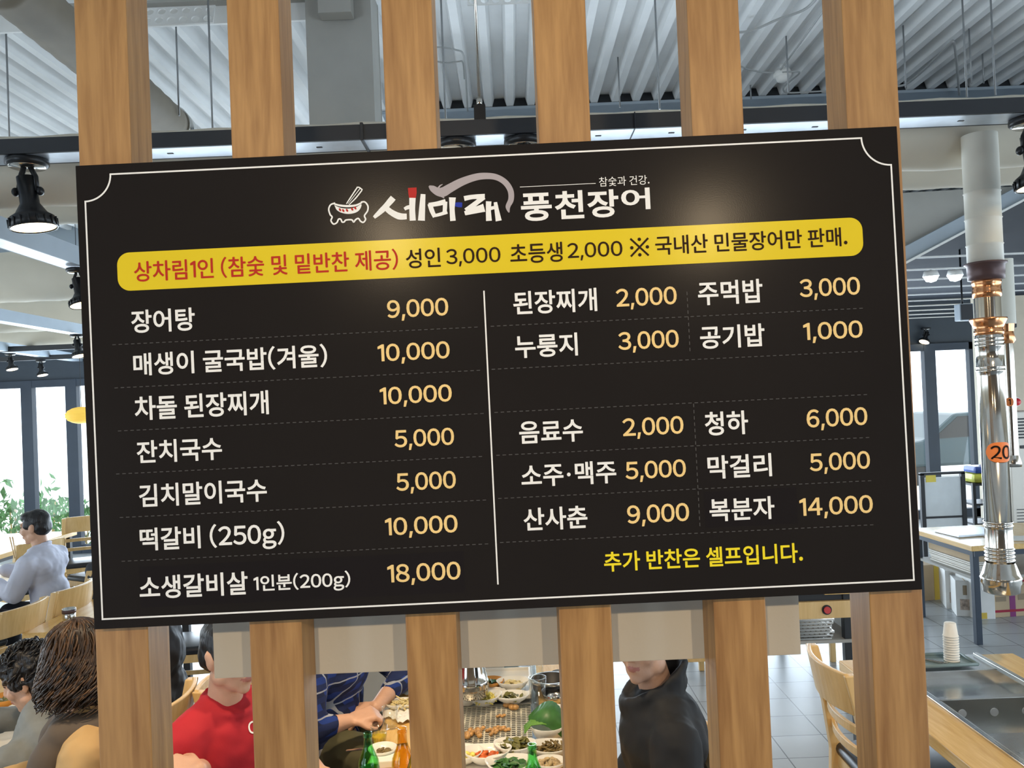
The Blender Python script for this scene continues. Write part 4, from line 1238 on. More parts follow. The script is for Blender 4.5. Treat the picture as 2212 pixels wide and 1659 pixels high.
p = on(t3, 0.20, 0.42); carton('beige carton lid on the service table shelf above the white folders', p.x, p.y, 0.26, 0.6, 0.075, R(3), CARD, None, 0.594)
for k in range(6):
    p = on(t3, 0.20 + random.uniform(-.008, .008), 0.42 + random.uniform(-.01, .01)); o = MB().bbox((0, 0, 0.0065), (0.26, 0.58, 0.012), 0.003).build('folder', PAPER, None, (p.x, p.y, 0.5005 + 0.0155 * k), R(3))
    tag(o, 'white folder in the pile on the service table shelf, %s' % ('bottom', 'second up', 'third up', 'fourth up', 'fifth up', 'top one under the carton lid')[k], 'folder', 'piled white folders')
p = on(t3, 0.3, 0.5); o = MB().bbox((0, 0, 0.01), (0.42, 0.3, 0.018), 0.004).build('metal_tray', GALV, None, (p.x, p.y, TZ), R(8)); tag(o, 'shiny flat metal tray on the service table', 'tray')
p = on(t3, 0.42, 0.2); o = MB().bbox((0, 0, 0.004), (0.3, 0.2, 0.006), 0.002).build('paper_sheet', PAPER, None, (p.x, p.y, TZ), R(-12)); tag(o, 'white paper sheet near the front of the service table', 'paper')
p = on(t3, 0.92, 0.25); o = MB().lathe([(0.0, 0), (0.03, 0), (0.036, 0.09), (0.034, 0.09), (0.028, 0.005), (0, 0.005)], 20).build('paper_cup', PAPER, None, (p.x, p.y, TZ)); tag(o, 'white paper cup on the service table right of the pipe', 'cup')

# frosted screen and rack before the right window
Ysc = 8.4
s0 = P(1990, 1024, Ysc); s1 = P(2078, 1020, Ysc); w = s1.x - s0.x
t = thing('frosted_partition', 'frosted white partition in a thin black frame with a yellow note at right', 'partition', ((s0.x + s1.x) / 2, Ysc, 0))
ztop = (s0.z + s1.z) / 2
FROST = mat('frosted_panel', (0.70, 0.76, 0.80), 0.4)
MB().box((0, 0, ztop / 2), (w - 0.04, 0.012, ztop - 0.08)).build('panel', FROST, t)
for x in (-w / 2, w / 2): MB().box((x, 0, ztop / 2), (0.04, 0.04, ztop)).build('frame_post', BLACKF, t)
MB().box((0, 0, ztop), (w + 0.04, 0.04, 0.025)).build('frame_rail', BLACKF, t)
MB().box((0, 0, ztop - 0.44), (w, 0.03, 0.02)).build('frame_rail', BLACKF, t)
MB().box((-w / 2 + 0.09, -0.009, ztop - 0.05), (0.1, 0.004, 0.07)).build('note', mat('yellow_note', (0.80, 0.66, 0.12), 0.7), t)
Yk = 8.6
s0 = P(2084, 1040, Yk); s1 = P(2128, 1040, Yk); zk = s0.z
t = thing('shelf_rack', 'black shelf rack between the frosted partition and the exhaust pipe', 'shelf', ((s0.x + s1.x) / 2 + 0.1, Yk, 0))
for x in (-0.2, 0.2):
    for y in (-0.15, 0.15): MB().box((x, y, zk / 2), (0.03, 0.03, zk)).build('upright', BLACKF, t)
for k in range(5): MB().box((0, 0, zk - 0.02 - 0.2 * k), (0.42, 0.32, 0.02)).build('shelf_board', BLACKF, t)
pk = (t.location.x, Yk, zk - 0.01)
o = MB().bbox((0, 0, 0.05), (0.36, 0.26, 0.1), 0.04).build('package', mat('yellow_green_bag', (0.62, 0.62, 0.08), 0.35, 0, 0.5, 9), None, pk); tag(o, 'yellow-green plastic package on top of the black rack', 'package')
o = MB().bbox((0, 0, 0.03), (0.34, 0.25, 0.07), 0.03).build('package', mat('blue_bag', (0.03, 0.09, 0.42), 0.35, 0, 0.5, 9), None, (pk[0] + 0.01, Yk, pk[2] + 0.102)); tag(o, 'blue plastic package lying on the yellow-green one', 'package')
# air conditioner and pinboards on the right
a = P(2196, 890, 8.0); b = P(2196, 1100, 8.0)
t = thing('air_conditioner', 'tall cream floor air conditioner at the right edge behind the pipes', 'air conditioner', (a.x + 0.2, 8.2, 0))
MB().bbox((0, 0, a.z / 2), (0.52, 0.32, a.z), 0.012).build('cabinet', PLAST, t)
for k in range(7): MB().box((0, -0.163, a.z - 0.07 - 0.03 * k), (0.44, 0.01, 0.014)).build('vent_slat', BLACKF, t)
MB().bbox((-0.1, -0.163, a.z - 0.34), (0.12, 0.01, 0.03), 0.004).build('display', BLACKM, t)
for k in range(5): MB().box((0, -0.163, a.z - 0.94 - 0.03 * k), (0.44, 0.008, 0.006)).build('grille_slat', BLACKF, t)
a = P(2192, 868, 8.8)
t = thing('alarm_light', 'red round alarm lamp on the beige wall panel at the right edge', 'lamp', tuple(a)); MB().cyl((0, 0, 0), (0, -0.03, 0), 0.05, n=20).build('base', WHITEP, t); MB().ell((0, -0.04, 0), (0.04, 0.03, 0.04)).build('dome', mat('red_dome', (0.6, 0.03, 0.04), 0.25), t)
xw = P(2120, 900, 8.8).x
struct(MB().box((xw + 2.2, 8.85, 1.42), (4.4, 0.1, 2.84)).build('wall_right', WALLB))
for k, y in enumerate((745, 800, 856, 910)):
    a = P(2110, y, 11.99)
    o = MB().bbox((0, 0, 0), (0.16, 0.02, 0.32), 0.004).build('notice_sheet', PAPER, None, (a.x + 0.06, 11.99, a.z)); tag(o, 'white notice sheet right of the window, %s in the column' % ('topmost', 'second', 'third', 'lowest')[k], 'notice', 'notice sheets beside the right window')
# parked car and planting outside, sun-bleached
CARP = mat('dark_car_paint', (0.03, 0.055, 0.065), 0.3, 0.2)
cpos = P(2042, 1010, 17)
t = thing('parked_car', 'dark parked car outside the right window', 'car', (cpos.x + 0.4, 17, -0.07))
prof = [(-2.1, 0.35), (-2.05, 0.75), (-1.2, 0.88), (-0.6, 1.38), (0.7, 1.42), (1.5, 0.98), (2.05, 0.9), (2.1, 0.4)]
M = Matrix(((1, 0, 0), (0, 0, 1), (0, 1, 0)))
MB().prism(prof, 1.7, M, (0, -0.85, 0)).build('car_body', CARP, t, bevel=0.06)
MB().prism([(-1.05, 0.9), (-0.55, 1.32), (0.65, 1.35), (1.25, 0.96)], 1.72, M, (0, -0.86, 0)).build('side_window', BLACKM, t)
for x in (-1.3, 1.35):
    for y in (-0.8, 0.62): MB().cyl((x, y, 0.33), (x, y + 0.2, 0.33), 0.33, n=24).build('wheel', BLACKM, t)
LEAF = mat('garden_leaf', (0.10, 0.26, 0.08), 0.5, 0, 0.4, 20)


def bush(lab, px, Y, w, h, n, seed):
    rnd = random.Random(seed); m = MB(); x = P(px, 1000, Y).x
    for k in range(n):
        c = Vector((rnd.gauss(0, w * 0.3), rnd.gauss(0, w * 0.2), abs(rnd.gauss(h * 0.5, h * 0.26)))); s = rnd.uniform(0.05, 0.11)
        M = Euler((rnd.uniform(0, 6), rnd.uniform(0, 6), rnd.uniform(0, 6))).to_matrix()
        m.add([c + M @ Vector(v) for v in ((-s, 0, 0), (0, -s * 0.4, 0.01), (s, 0, 0), (0, s * 0.4, 0.01))], [(0, 1, 2, 3)])
    t = thing('shrub', lab, 'shrub', (x, Y, -0.07)); m.build('foliage', LEAF, t, weld=False)
    for k in range(4): MB().cyl((0.03 * k, 0, 0), (rnd.gauss(0, w * 0.2), 0, h * 0.7), 0.012, 0.006, 6).build('stem', CHAIRW, t)


bush('leafy green shrub outside the left window, left of the seated man', 20, 13.2, 0.9, 0.9, 260, 1)
bush('low green shrub outside the left window beside the board', 175, 12.9, 0.8, 0.7, 200, 2)
bush('green shrub outside behind the man in the white shirt', 100, 14.5, 0.8, 0.8, 200, 3)
# yellow paper lantern by the left window
a = P(176, 897, 9.85)
t = thing('paper_lantern', 'yellow ribbed oval lantern peeking out left of the board', 'lantern', tuple(a))
LANT = mat('yellow_lantern_paper', (0.85, 0.55, 0.08), 0.6, emit=(1, 0.6, 0.1), estr=0.35)
m = MB(); m.lathe([(0.17 * math.sin(PI * k / 16) * (1.06 if k % 2 else 1.0), 0.10 * math.cos(PI * k / 16)) for k in range(17)], 28); m.build('shade', LANT, t)
MB().cyl((0, 0, 0.09), (0, 0, 4.52 - a.z), 0.004, n=6).build('cord', BLACKM, t)


# ------------------------------------------------------------------ people
def cap(bm, p0, p1, r0, r1):
    p0 = Vector(p0); p1 = Vector(p1)
    for p, r in ((p0, r0), (p1, r1)):
        bmesh.ops.create_icosphere(bm, subdivisions=2, radius=r, matrix=Matrix.Translation(p))
    d = p1 - p0
    if d.length > 1e-4:
        M = Matrix.Translation((p0 + p1) / 2) @ d.to_track_quat('Z', 'Y').to_matrix().to_4x4()
        bmesh.ops.create_cone(bm, cap_ends=True, segments=16, radius1=r0, radius2=r1, depth=d.length, matrix=M)


def ellb(bm, c, r, M=None):
    S_ = Matrix.Diagonal((*r, 1)); T = Matrix.Translation(Vector(c))
    mm_ = (M @ T @ S_) if M else (T @ S_)
    bmesh.ops.create_icosphere(bm, subdivisions=3, radius=1, matrix=mm_)


NOISE = bpy.data.textures.new('cloth_folds', 'CLOUDS'); NOISE.noise_scale = 0.11; NOISE.noise_depth = 2
NOISEH = bpy.data.textures.new('hair_clumps', 'CLOUDS'); NOISEH.noise_scale = 0.035; NOISEH.noise_depth = 3


def sculpt(name, bm, voxel, it, m, parent, disp=None, strength=0.0, post=None):
    me = bpy.data.meshes.new(name); bm.to_mesh(me); bm.free()
    o = bpy.data.objects.new(name, me); COL.objects.link(o)
    r = o.modifiers.new('r', 'REMESH'); r.mode = 'VOXEL'; r.voxel_size = voxel
    if it:
        s = o.modifiers.new('s', 'SMOOTH'); s.iterations = it; s.factor = 0.5
    if disp:
        d = o.modifiers.new('d', 'DISPLACE'); d.texture = disp; d.strength = strength; d.mid_level = 0.5
        s = o.modifiers.new('s2', 'SMOOTH'); s.iterations = 2; s.factor = 0.5
    dg = bpy.context.evaluated_depsgraph_get(); dg.update()
    nm = bpy.data.meshes.new_from_object(o.evaluated_get(dg)); o.modifiers.clear(); o.data = nm; nm.name = name
    bpy.data.meshes.remove(me)
    nm.materials.clear()
    for x in (m if isinstance(m, (list, tuple)) else [m]): nm.materials.append(x)
    for p in nm.polygons: p.use_smooth = True
    if post: post(nm)
    if parent: o.parent = parent
    return o


def hand(bm, w, d, n, curl=0.6, s=1.0):
    """w wrist point, d pointing direction, n back-of-hand normal"""
    d = Vector(d).normalized(); n = Vector(n); n = (n - d * n.dot(d)).normalized(); sd = d.cross(n)
    w = Vector(w)
    for k in range(4):
        o = (k - 1.5) * 0.020 * s
        cap(bm, w + d * 0.015 + sd * o * 0.7, w + d * 0.088 * s + sd * o, 0.015 * s, 0.0125 * s)
        L = (0.040, 0.046, 0.043, 0.034)[k] * s
        a = w + d * 0.092 * s + sd * o
        d1 = (d * math.cos(curl * 0.6) - n * math.sin(curl * 0.6)); b = a + d1 * L
        d2 = (d * math.cos(curl * 1.5) - n * math.sin(curl * 1.5)); c = b + d2 * L * 0.62
        d3 = (d * math.cos(curl * 2.1) - n * math.sin(curl * 2.1)); e = c + d3 * L * 0.5
        cap(bm, a, b, 0.0095 * s, 0.009 * s); cap(bm, b, c, 0.0088 * s, 0.0082 * s); cap(bm, c, e, 0.008 * s, 0.0068 * s)
    t0 = w + d * 0.03 * s + sd * 0.030 * s; t1 = t0 + (d * 0.6 + sd * 0.6 - n * 0.35).normalized() * 0.04 * s; t2 = t1 + (d * 0.9 + sd * 0.1 - n * 0.35).normalized() * 0.032 * s
    cap(bm, t0, t1, 0.014 * s, 0.011 * s); cap(bm, t1, t2, 0.0105 * s, 0.008 * s)


def person(label, loc, rz, lean=(0.02, 0.0), head=(0, 0, 0), arms=None, cloth=None, sleeve='long', trouser=None, vest=None, collar=None,
           hairfn=None, voxel=0.0065, shoulder=0.185, bulk=1.0, group=None, hair_mat=None, hscale=1.0, foot=0.0, drop=0.0, front=0.0):
    t = thing('person', label, 'person', loc, rz, group)
    lx = lean[1]; ly = lean[0]
    pel = Vector((0, 0, 0.56)); wai = Vector((lx * 0.3, ly * 0.35, 0.70)); che = Vector((lx * 0.75, ly * 0.8, 0.88 - drop * 0.6)); nb = Vector((lx, ly, 1.03 - drop))
    hc = nb + Vector((0, 0.035, 0.155))
    Mh = Matrix.Translation(hc) @ Euler((R(head[1]), R(head[2]), R(head[0]))).to_matrix().to_4x4() @ Matrix.Diagonal((hscale, hscale, hscale, 1))

    def hp(x, y, z): return Mh @ Vector((x, y, z))

    def torso(bm, e):
        b = bulk
        ellb(bm, pel, (0.165 * b + e, 0.12 * b + e, 0.115 + e)); ellb(bm, wai, (0.145 * b + e, 0.108 * b + e, 0.15 + e)); ellb(bm, che, (0.165 * b + e, 0.115 * b + e, 0.17 + e))
        for s in (-1, 1):
            cap(bm, nb + Vector((s * 0.03, -0.01, -0.03)), nb + Vector((s * (shoulder - 0.02), -0.005, -0.085)), 0.05 + e, 0.062 + e)
            cap(bm, che + Vector((s * 0.1, -0.03, 0.03)), nb + Vector((s * (shoulder - 0.03), 0, -0.09)), 0.075 + e, 0.06 + e)
    bm = bmesh.new()
    torso(bm, 0)
    cap(bm, nb + Vector((0, -0.005, -0.03)), hp(0, -0.012, -0.05), 0.058, 0.052)
    # head
    ellb(bm, (0, -0.012, 0.03), (0.073, 0.092, 0.09), Mh); ellb(bm, (0, 0.02, -0.02), (0.064, 0.076, 0.088), Mh); ellb(bm, (0, 0.038, -0.072), (0.048, 0.048, 0.04), Mh)
    ellb(bm, (0, 0.068, -0.098), (0.022, 0.02, 0.018), Mh)
    for s in (-1, 1):
        ellb(bm, (s * 0.036, 0.062, -0.028), (0.028, 0.026, 0.026), Mh); ellb(bm, (s * 0.074, -0.004, -0.008), (0.010, 0.020, 0.032), Mh)
        ellb(bm, (s * 0.080, -0.012, 0.006), (0.007, 0.012, 0.018), Mh); ellb(bm, (s * 0.030, 0.082, 0.016), (0.013, 0.010, 0.010), Mh)
        cap(bm, hp(s * 0.012, 0.088, 0.036), hp(s * 0.045, 0.074, 0.036), 0.010, 0.008); ellb(bm, (s * 0.011, 0.099, -0.030), (0.009, 0.010, 0.008), Mh)
        ellb(bm, (s * 0.05, 0.01, -0.06), (0.02, 0.035, 0.03), Mh)
    cap(bm, hp(0, 0.090, 0.02), hp(0, 0.108, -0.022), 0.008, 0.012)
    ellb(bm, (0, 0.090, -0.056), (0.023, 0.010, 0.0065), Mh); ellb(bm, (0, 0.088, -0.067), (0.020, 0.010, 0.0075), Mh)
    # arms
    arms = arms or {}
    A = {}
    for s, k in ((-1, 'L'), (1, 'R')):
        sh = nb + Vector((s * shoulder, -0.01, -0.09)); el, wr, hd, hn, cu = arms.get(k, ((s * 0.24, 0.05, 0.74), (s * 0.14, 0.27, 0.78), (-s * 0.3, 1, 0), (0, 0, 1), 0.7))
        if hasattr(el, 'x'):      # given in room coordinates
            Mw = (Matrix.Translation(Vector(loc)) @ Matrix.Rotation(rz, 4, 'Z')).inverted(); r3 = Mw.to_3x3()
            el = Mw @ el; wr = Mw @ wr; hd = r3 @ Vector(hd); hn = r3 @ Vector(hn)
        el = Vector(el); wr = Vector(wr); A[k] = (sh, el, wr)
        cap(bm, sh, el, 0.052, 0.040); cap(bm, el, el + (wr - el) * 0.45, 0.041, 0.038); cap(bm, el + (wr - el) * 0.45, wr, 0.038, 0.026)
        hand(bm, wr, hd, hn, cu)
    for s in (-1, 1):
        hip = Vector((s * 0.09, 0.02, 0.54)); kn = Vector((s * 0.13, 0.43, 0.53)); an = Vector((s * 0.13, 0.40, 0.09 + foot))
        cap(bm, hip, kn, 0.082, 0.056); cap(bm, kn, an, 0.055, 0.038); cap(bm, an + Vector((0, -0.02, -0.04)), an + Vector((0, 0.13, -0.055)), 0.036, 0.03)
    Mi = Mh.inverted()

    def post(me):
        for p in me.polygons:
            q = Mi @ p.center
            if q.y > 0.074 and abs(q.x) < 0.0235 and abs(q.z + 0.0615) < 0.0105 - abs(q.x) * 0.22: p.material_index = 1
            elif q.y > 0.078 and abs(abs(q.x) - 0.031) < 0.0115 and abs(q.z - 0.014) < 0.0035: p.material_index = 2
    sculpt('body', bm, voxel, 3, [SKIN, LIPS, EYE], t, post=post)
    # top
    if cloth:
        bm = bmesh.new(); torso(bm, 0.014 * (1 if bulk < 1.15 else 1.3))
        for k in ('L', 'R'):
            sh, el, wr = A[k]
            if sleeve == 'short': cap(bm, sh, sh + (el - sh) * 0.68, 0.068, 0.066)
            else:
                f = 0.92 if sleeve == 'long' else 0.5
                g = 1.18 if sleeve == 'long' else 1.0
                cap(bm, sh, el, 0.070 * g, 0.056 * g); cap(bm, el, el + (wr - el) * f, 0.056 * g, 0.044 * g)
        if collar == 'high':
            for k in range(18):
                a = 2 * PI * k / 18; a2 = 2 * PI * (k + 1) / 18
                for hgt, rr in ((0.0, 0.088), (0.03, 0.089), (0.055, 0.092)):
                    f_ = lambda q: nb + Vector((rr * math.cos(q), 0.012 + rr * 1.1 * math.sin(q), -0.012 + hgt * (0.75 - 0.25 * math.sin(q)) - 0.048 * math.sin(q)))
                    cap(bm, f_(a), f_(a2), 0.016, 0.016)
        elif collar == 'low':
            for k in range(14):
                a = 2 * PI * k / 14; a2 = 2 * PI * (k + 1) / 14
                f_ = lambda q: nb + Vector((0.068 * math.cos(q), 0.008 + 0.072 * math.sin(q), 0.012 - 0.03 * math.sin(q)))
                cap(bm, f_(a), f_(a2), 0.010, 0.010)
        else:
            for k in range(14):
                a = 2 * PI * k / 14; a2 = 2 * PI * (k + 1) / 14
                f_ = lambda q: nb + Vector((0.074 * math.cos(q), 0.008 + 0.08 * math.sin(q), -0.002 - 0.028 * math.sin(q)))
                cap(bm, f_(a), f_(a2), 0.009, 0.009)
        sculpt(cloth[0], bm, 0.0085, 3, cloth[1], t, NOISE, cloth[2] if len(cloth) > 2 else 0.03)
    if vest:
        bm = bmesh.new(); e = 0.034; b = bulk
        ellb(bm, pel, (0.165 * b + e, 0.12 * b + e, 0.115 + e)); ellb(bm, wai, (0.145 * b + e, 0.108 * b + e, 0.15 + e)); ellb(bm, che + Vector((0, 0, -0.03)), (0.15 * b + e, 0.118 * b + e, 0.15 + e))
        for s in (-1, 1):
            for yy in (-0.075, 0.02, 0.085): cap(bm, nb + Vector((s * 0.088, yy * 0.6, -0.045)), che + Vector((s * 0.105, yy * 1.35, 0.03)), 0.055, 0.06)
        for s in (-1, 1):
            for q in (0.06, 0.10): cap(bm, nb + Vector((s * q, -0.05, -0.036)), nb + Vector((s * q, 0.055, -0.044)), 0.056, 0.056)
        sculpt('vest', bm, 0.009, 3, vest, t, NOISE, 0.015)
    if trouser:
        bm = bmesh.new(); ellb(bm, pel - Vector((0, 0, 0.02)), (0.178 * bulk, 0.134 * bulk, 0.11))
        for s in (-1, 1):
            hip = Vector((s * 0.09, 0.02, 0.54)); kn = Vector((s * 0.13, 0.43, 0.53)); an = Vector((s * 0.13, 0.40, 0.13 + foot))
            cap(bm, hip, kn, 0.098, 0.075); cap(bm, kn, an, 0.075, 0.062)
        sculpt('trousers', bm, 0.010, 3, trouser, t, NOISE, 0.035)
        for s in (-1, 1):
            bm = bmesh.new(); an = Vector((s * 0.13, 0.40, 0.05 + foot))
            cap(bm, an + Vector((0, -0.03, 0)), an + Vector((0, 0.14, -0.01)), 0.046, 0.038)
            sculpt('shoe', bm, 0.01, 2, LEATHER, t)
    if hairfn: hairfn(t, Mh, hair_mat or HAIRK)
    t['nb'] = 0; del t['nb']
    return t, Mh


def hair_short(t, Mh, m, fringe=0.045, rough=0.012):
    bm = bmesh.new()
    ellb(bm, (0, -0.018, 0.042), (0.080, 0.096, 0.088), Mh); ellb(bm, (0, -0.045, 0.0), (0.076, 0.068, 0.075), Mh); ellb(bm, (0, 0.03, 0.082), (0.062, 0.058, 0.04), Mh)
    for s in (-1, 1): ellb(bm, (s * 0.066, 0.008, 0.03), (0.014, 0.05, 0.045), Mh)
    sculpt('hair', bm, 0.006, 3, m, t, NOISEH, rough)


def hair_fluffy(t, Mh, m):
    bm = bmesh.new()
    ellb(bm, (0, -0.015, 0.052), (0.094, 0.112, 0.098), Mh); ellb(bm, (0, -0.055, -0.005), (0.088, 0.075, 0.09), Mh); ellb(bm, (0, 0.045, 0.085), (0.08, 0.06, 0.045), Mh)
    for s in (-1, 1): ellb(bm, (s * 0.07, 0.0, 0.03), (0.022, 0.06, 0.05), Mh)
    sculpt('hair', bm, 0.006, 2, m, t, NOISEH, 0.05)
    rnd = random.Random(5); mb = MB()
    for k in range(230):
        th = rnd.uniform(0, 2 * PI); ph = rnd.uniform(0.0, 1.75)
        d = Vector((math.sin(ph) * math.cos(th), math.sin(ph) * math.sin(th), math.cos(ph)))
        if d.y > 0.45 and d.z < 0.45: continue
        c = Vector((0, -0.018, 0.045)) + Vector((d.x * 0.093, d.y * 0.112, d.z * 0.1))
        tn = d.cross(Vector((0, 0, 1)).lerp(Vector((0, 1, 0)), rnd.random())).normalized(); pts = []
        r = rnd.uniform(0.012, 0.024)
        for j in range(7):
            a = j / 6 * rnd.uniform(2.5, 4.0)
            pts.append(Mh @ (c + d * (r * math.sin(a) * 0.6) + tn * (r * (1 - math.cos(a)))))
        mb.tube(pts, 0.004, 5, [0.0045, 0.0045, 0.004, 0.004, 0.003, 0.002, 0.001], False)
    mb.build('hair_curls', m, t, weld=False)


def hair_curly_bob(t, Mh, m):
    bm = bmesh.new()
    ellb(bm, (0, -0.02, 0.045), (0.092, 0.105, 0.098), Mh); ellb(bm, (0, -0.05, -0.03), (0.102, 0.075, 0.11), Mh); ellb(bm, (0, -0.045, -0.075), (0.112, 0.078, 0.075), Mh)
    for s in (-1, 1): ellb(bm, (s * 0.082, -0.012, -0.045), (0.032, 0.052, 0.10), Mh)
    sculpt('hair', bm, 0.007, 2, m, t, NOISEH, 0.04)
    rnd = random.Random(9)
    for nm, mm_, cnt in (('hair_strands', m, 420), ('hair_highlights', MATS['chestnut_highlight'], 170)):
        mb = MB()
        for k in range(cnt):
            th = rnd.uniform(0, 2 * PI)
            if math.sin(th) > 0.9: continue
            cx, sy = math.cos(th), math.sin(th); L = rnd.uniform(0.6, 1.0); ph0 = rnd.uniform(0, 6.28); fr = rnd.uniform(1.6, 5.2); top = rnd.uniform(0.0, 0.5); pts = []
            for j in range(15):
                u = top + (L - top) * j / 14
                if u < 0.35:
                    a = u / 0.35 * PI / 2; rr = math.sin(a); z = 0.045 + 0.1 * math.cos(a)
                else:
                    z = 0.045 - (u - 0.35) / 0.65 * 0.20; rr = 1 + 0.24 * min(1, (u - 0.35) / 0.35) - 0.10 * max(0, (u - 0.8) / 0.2)
                amp = 0.006 + 0.032 * max(0, u - 0.25)
                w = ph0 + fr * 2 * PI * u
                pts.append(Mh @ Vector((cx * (0.094 * rr) + amp * math.cos(w) * -sy + amp * 0.8 * math.sin(w) * cx, -0.02 + sy * (0.106 * rr) + amp * math.cos(w) * cx + amp * 0.8 * math.sin(w) * sy, z)))
            mb.tube(pts, 0.003, 5, [0.0032] * 12 + [0.0025, 0.0018, 0.001], False)
        mb.build(nm, mm_, t, weld=False)


mat('chestnut_highlight', (0.085, 0.043, 0.018), 0.38, 0, 0.35, 14)
REDC = mat('red_jersey', (0.42, 0.012, 0.022), 0.8, 0, 0.06, 8, bump=0.05, bscale=300)
BLKC = mat('black_jacket_cloth', (0.012, 0.012, 0.013), 0.75, 0, 0.1, 8)
GRYC = mat('grey_shirt_cloth', (0.22, 0.23, 0.22), 0.85, 0, 0.08, 25)
BEIG = mat('tan_sweater', (0.52, 0.33, 0.14), 0.85, 0, 0.06, 10)
VEST = mat('brown_vest', (0.10, 0.075, 0.055), 0.8, 0, 0.08, 10)
OLIV = mat('olive_cotton', (0.085, 0.08, 0.04), 0.8, 0, 0.1, 10)
NAVY = mat('dark_trousers', (0.012, 0.013, 0.02), 0.8)
WSH = mat('pale_blue_shirt', (0.62, 0.63, 0.74), 0.8, 0, 0.03)
PUFF = mat('black_puffer', (0.008, 0.008, 0.011), 0.6, 0, 0.1, 8)

# man in black jacket
person('man in a black high-collar jacket right of the middle table, face cut by the board', (0.48, 2.72, 0), R(92), (0.05, -0.01), (50, 2, 2),
       {'L': ((-0.25, 0.04, 0.74), (-0.10, 0.20, 0.655), (0.3, 1, -0.2), (0, 0, 1), 0.6), 'R': ((0.25, 0.04, 0.74), (0.10, 0.20, 0.655), (-0.3, 1, -0.2), (0, 0, 1), 0.6)},
       ('jacket', BLKC, 0.03), 'long', NAVY, collar='high', hairfn=hair_short, bulk=1.08)
chair('blond chair the man in the black jacket sits on', 0.34, 2.74, R(92), 0.95)
# man in red
RL = (-0.975, 2.80, 0); RR = R(-122)
tr, Mr = person('man in a red T-shirt left of the middle table, face hidden by the cream board', RL, RR, (0.05, 0.072), (0, -4, -2),
       {'R': (P(430, 1668, 2.66), P(428, 1665, 2.44), (-0.85, 0.15, 0.12), (0.2, -0.5, 1), 0.8), 'L': ((-0.24, 0.06, 0.74), (-0.12, 0.26, 0.79), (0.4, 1, 0), (0, 0, 1), 0.6)},
       ('red_shirt', REDC, 0.022), 'short', NAVY, hairfn=hair_short, bulk=1.0, hair_mat=HAIRK, shoulder=0.17, drop=-0.025)
chair('blond chair the man in red sits on', -0.93, 2.84, R(-112))
from mathutils.bvhtree import BVHTree
shirt = [c for c in tr.children if c.name.startswith('red_shirt')][0]
Mt = Matrix.Translation(Vector(RL)) @ Matrix.Rotation(RR, 4, 'Z')
bvh = BVHTree.FromPolygons([Mt @ v.co for v in shirt.data.vertices], [list(p.vertices) for p in shirt.data.polygons])
hit = bvh.ray_cast(CAM, (P(536, 1575, 2.5) - CAM).normalized())
if hit[0]:
    V, Fc, (x0, x1, y0, y1) = layout('Co', 0.012, 0, 0.03)
    sc_ = 0.036 / (y1 - y0); ndir = Vector((math.sin(-RR), math.cos(-RR), 0)); xd = Vector((0, 0, 1)).cross(-ndir).normalized() * -1
    xd = Vector((-ndir.y, ndir.x, 0)); out = []
    for x, y in V:
        p = hit[0] + xd * ((x - x0) * sc_) + Vector((0, 0, (y - (y0 + y1) / 2) * sc_))
        h2 = bvh.ray_cast(p + ndir * 0.2, -ndir); q = (h2[0] if h2[0] else p) + ndir * 0.002
        out.append(Mt.inverted() @ q)
    MB().add(out, Fc).build('shirt_print', TW, tr, weld=False)['label'] = 'white lettering on the red shirt'
# man in plaid
person('man in a blue plaid shirt and olive trousers with crossed forearms, head hidden', (-0.83, 3.42, 0.08), R(-103), (0.06, 0.0), (10, -8, 0),
       {'R': (P(672, 1578, 3.12), P(756, 1556, 3.19), (0.9, 0.4, 0.12), (0.1, -0.3, 1), 1.5), 'L': (P(872, 1458, 3.62), P(812, 1528, 3.36), (-0.85, -0.25, -0.25), (0.1, -0.5, 0.9), 1.2)},
       ('plaid_shirt', MATS['plaid_flannel'], 0.025), 'rolled', OLIV, hairfn=hair_short, bulk=1.18, foot=-0.08)
chair('blond chair the man in plaid sits on', -0.98, 3.44, R(-100))
# women on the left
person('woman with curly brown hair in a tan sweater and brown vest beside the leftmost post', (-1.365, 2.74, 0.015), R(112), (0.06, 0), (-36, -4, 0),
       {'L': ((-0.22, 0.10, 0.76), (-0.10, 0.32, 0.80), (0.2, 1, 0), (0, 0, 1), 0.7), 'R': ((0.22, 0.10, 0.76), (0.10, 0.32, 0.80), (-0.2, 1, 0), (0, 0, 1), 0.7)},
       ('sweater', BEIG, 0.03), 'long', NAVY, vest=VEST, collar='low', hairfn=hair_curly_bob, bulk=0.92, shoulder=0.165, hair_mat=HAIRB, hscale=0.95)
chair('blond chair the curly-haired woman sits on', -1.44, 2.73, R(100))
person('woman with short fluffy black hair in a grey shirt leaning over her food', (-1.68, 3.24, 0), R(92), (0.19, 0), (4, -20, 0),
       {'L': ((-0.22, 0.26, 0.72), (-0.10, 0.46, 0.80), (0.2, 1, 0), (0, 0, 1), 0.9), 'R': ((0.22, 0.24, 0.72), (0.12, 0.44, 0.80), (-0.2, 1, 0), (0, 0, 1), 0.9)},
       ('grey_shirt', GRYC, 0.03), 'long', NAVY, collar='low', hairfn=hair_fluffy, bulk=0.95, shoulder=0.16, drop=0.20, hscale=0.95)
chair('blond chair the woman in grey sits on', -1.64, 3.26, R(90))
person('person in a black puffer jacket seated behind the leftmost post', (-1.72, 3.88, 0), R(92), (0.02, 0), (0, -5, 0), None, ('puffer_jacket', PUFF, 0.05), 'long', NAVY, collar='low', hairfn=hair_short, bulk=1.2)
chair('blond chair of the person in the puffer jacket, left of the red shirt', -1.60, 3.80, R(96))
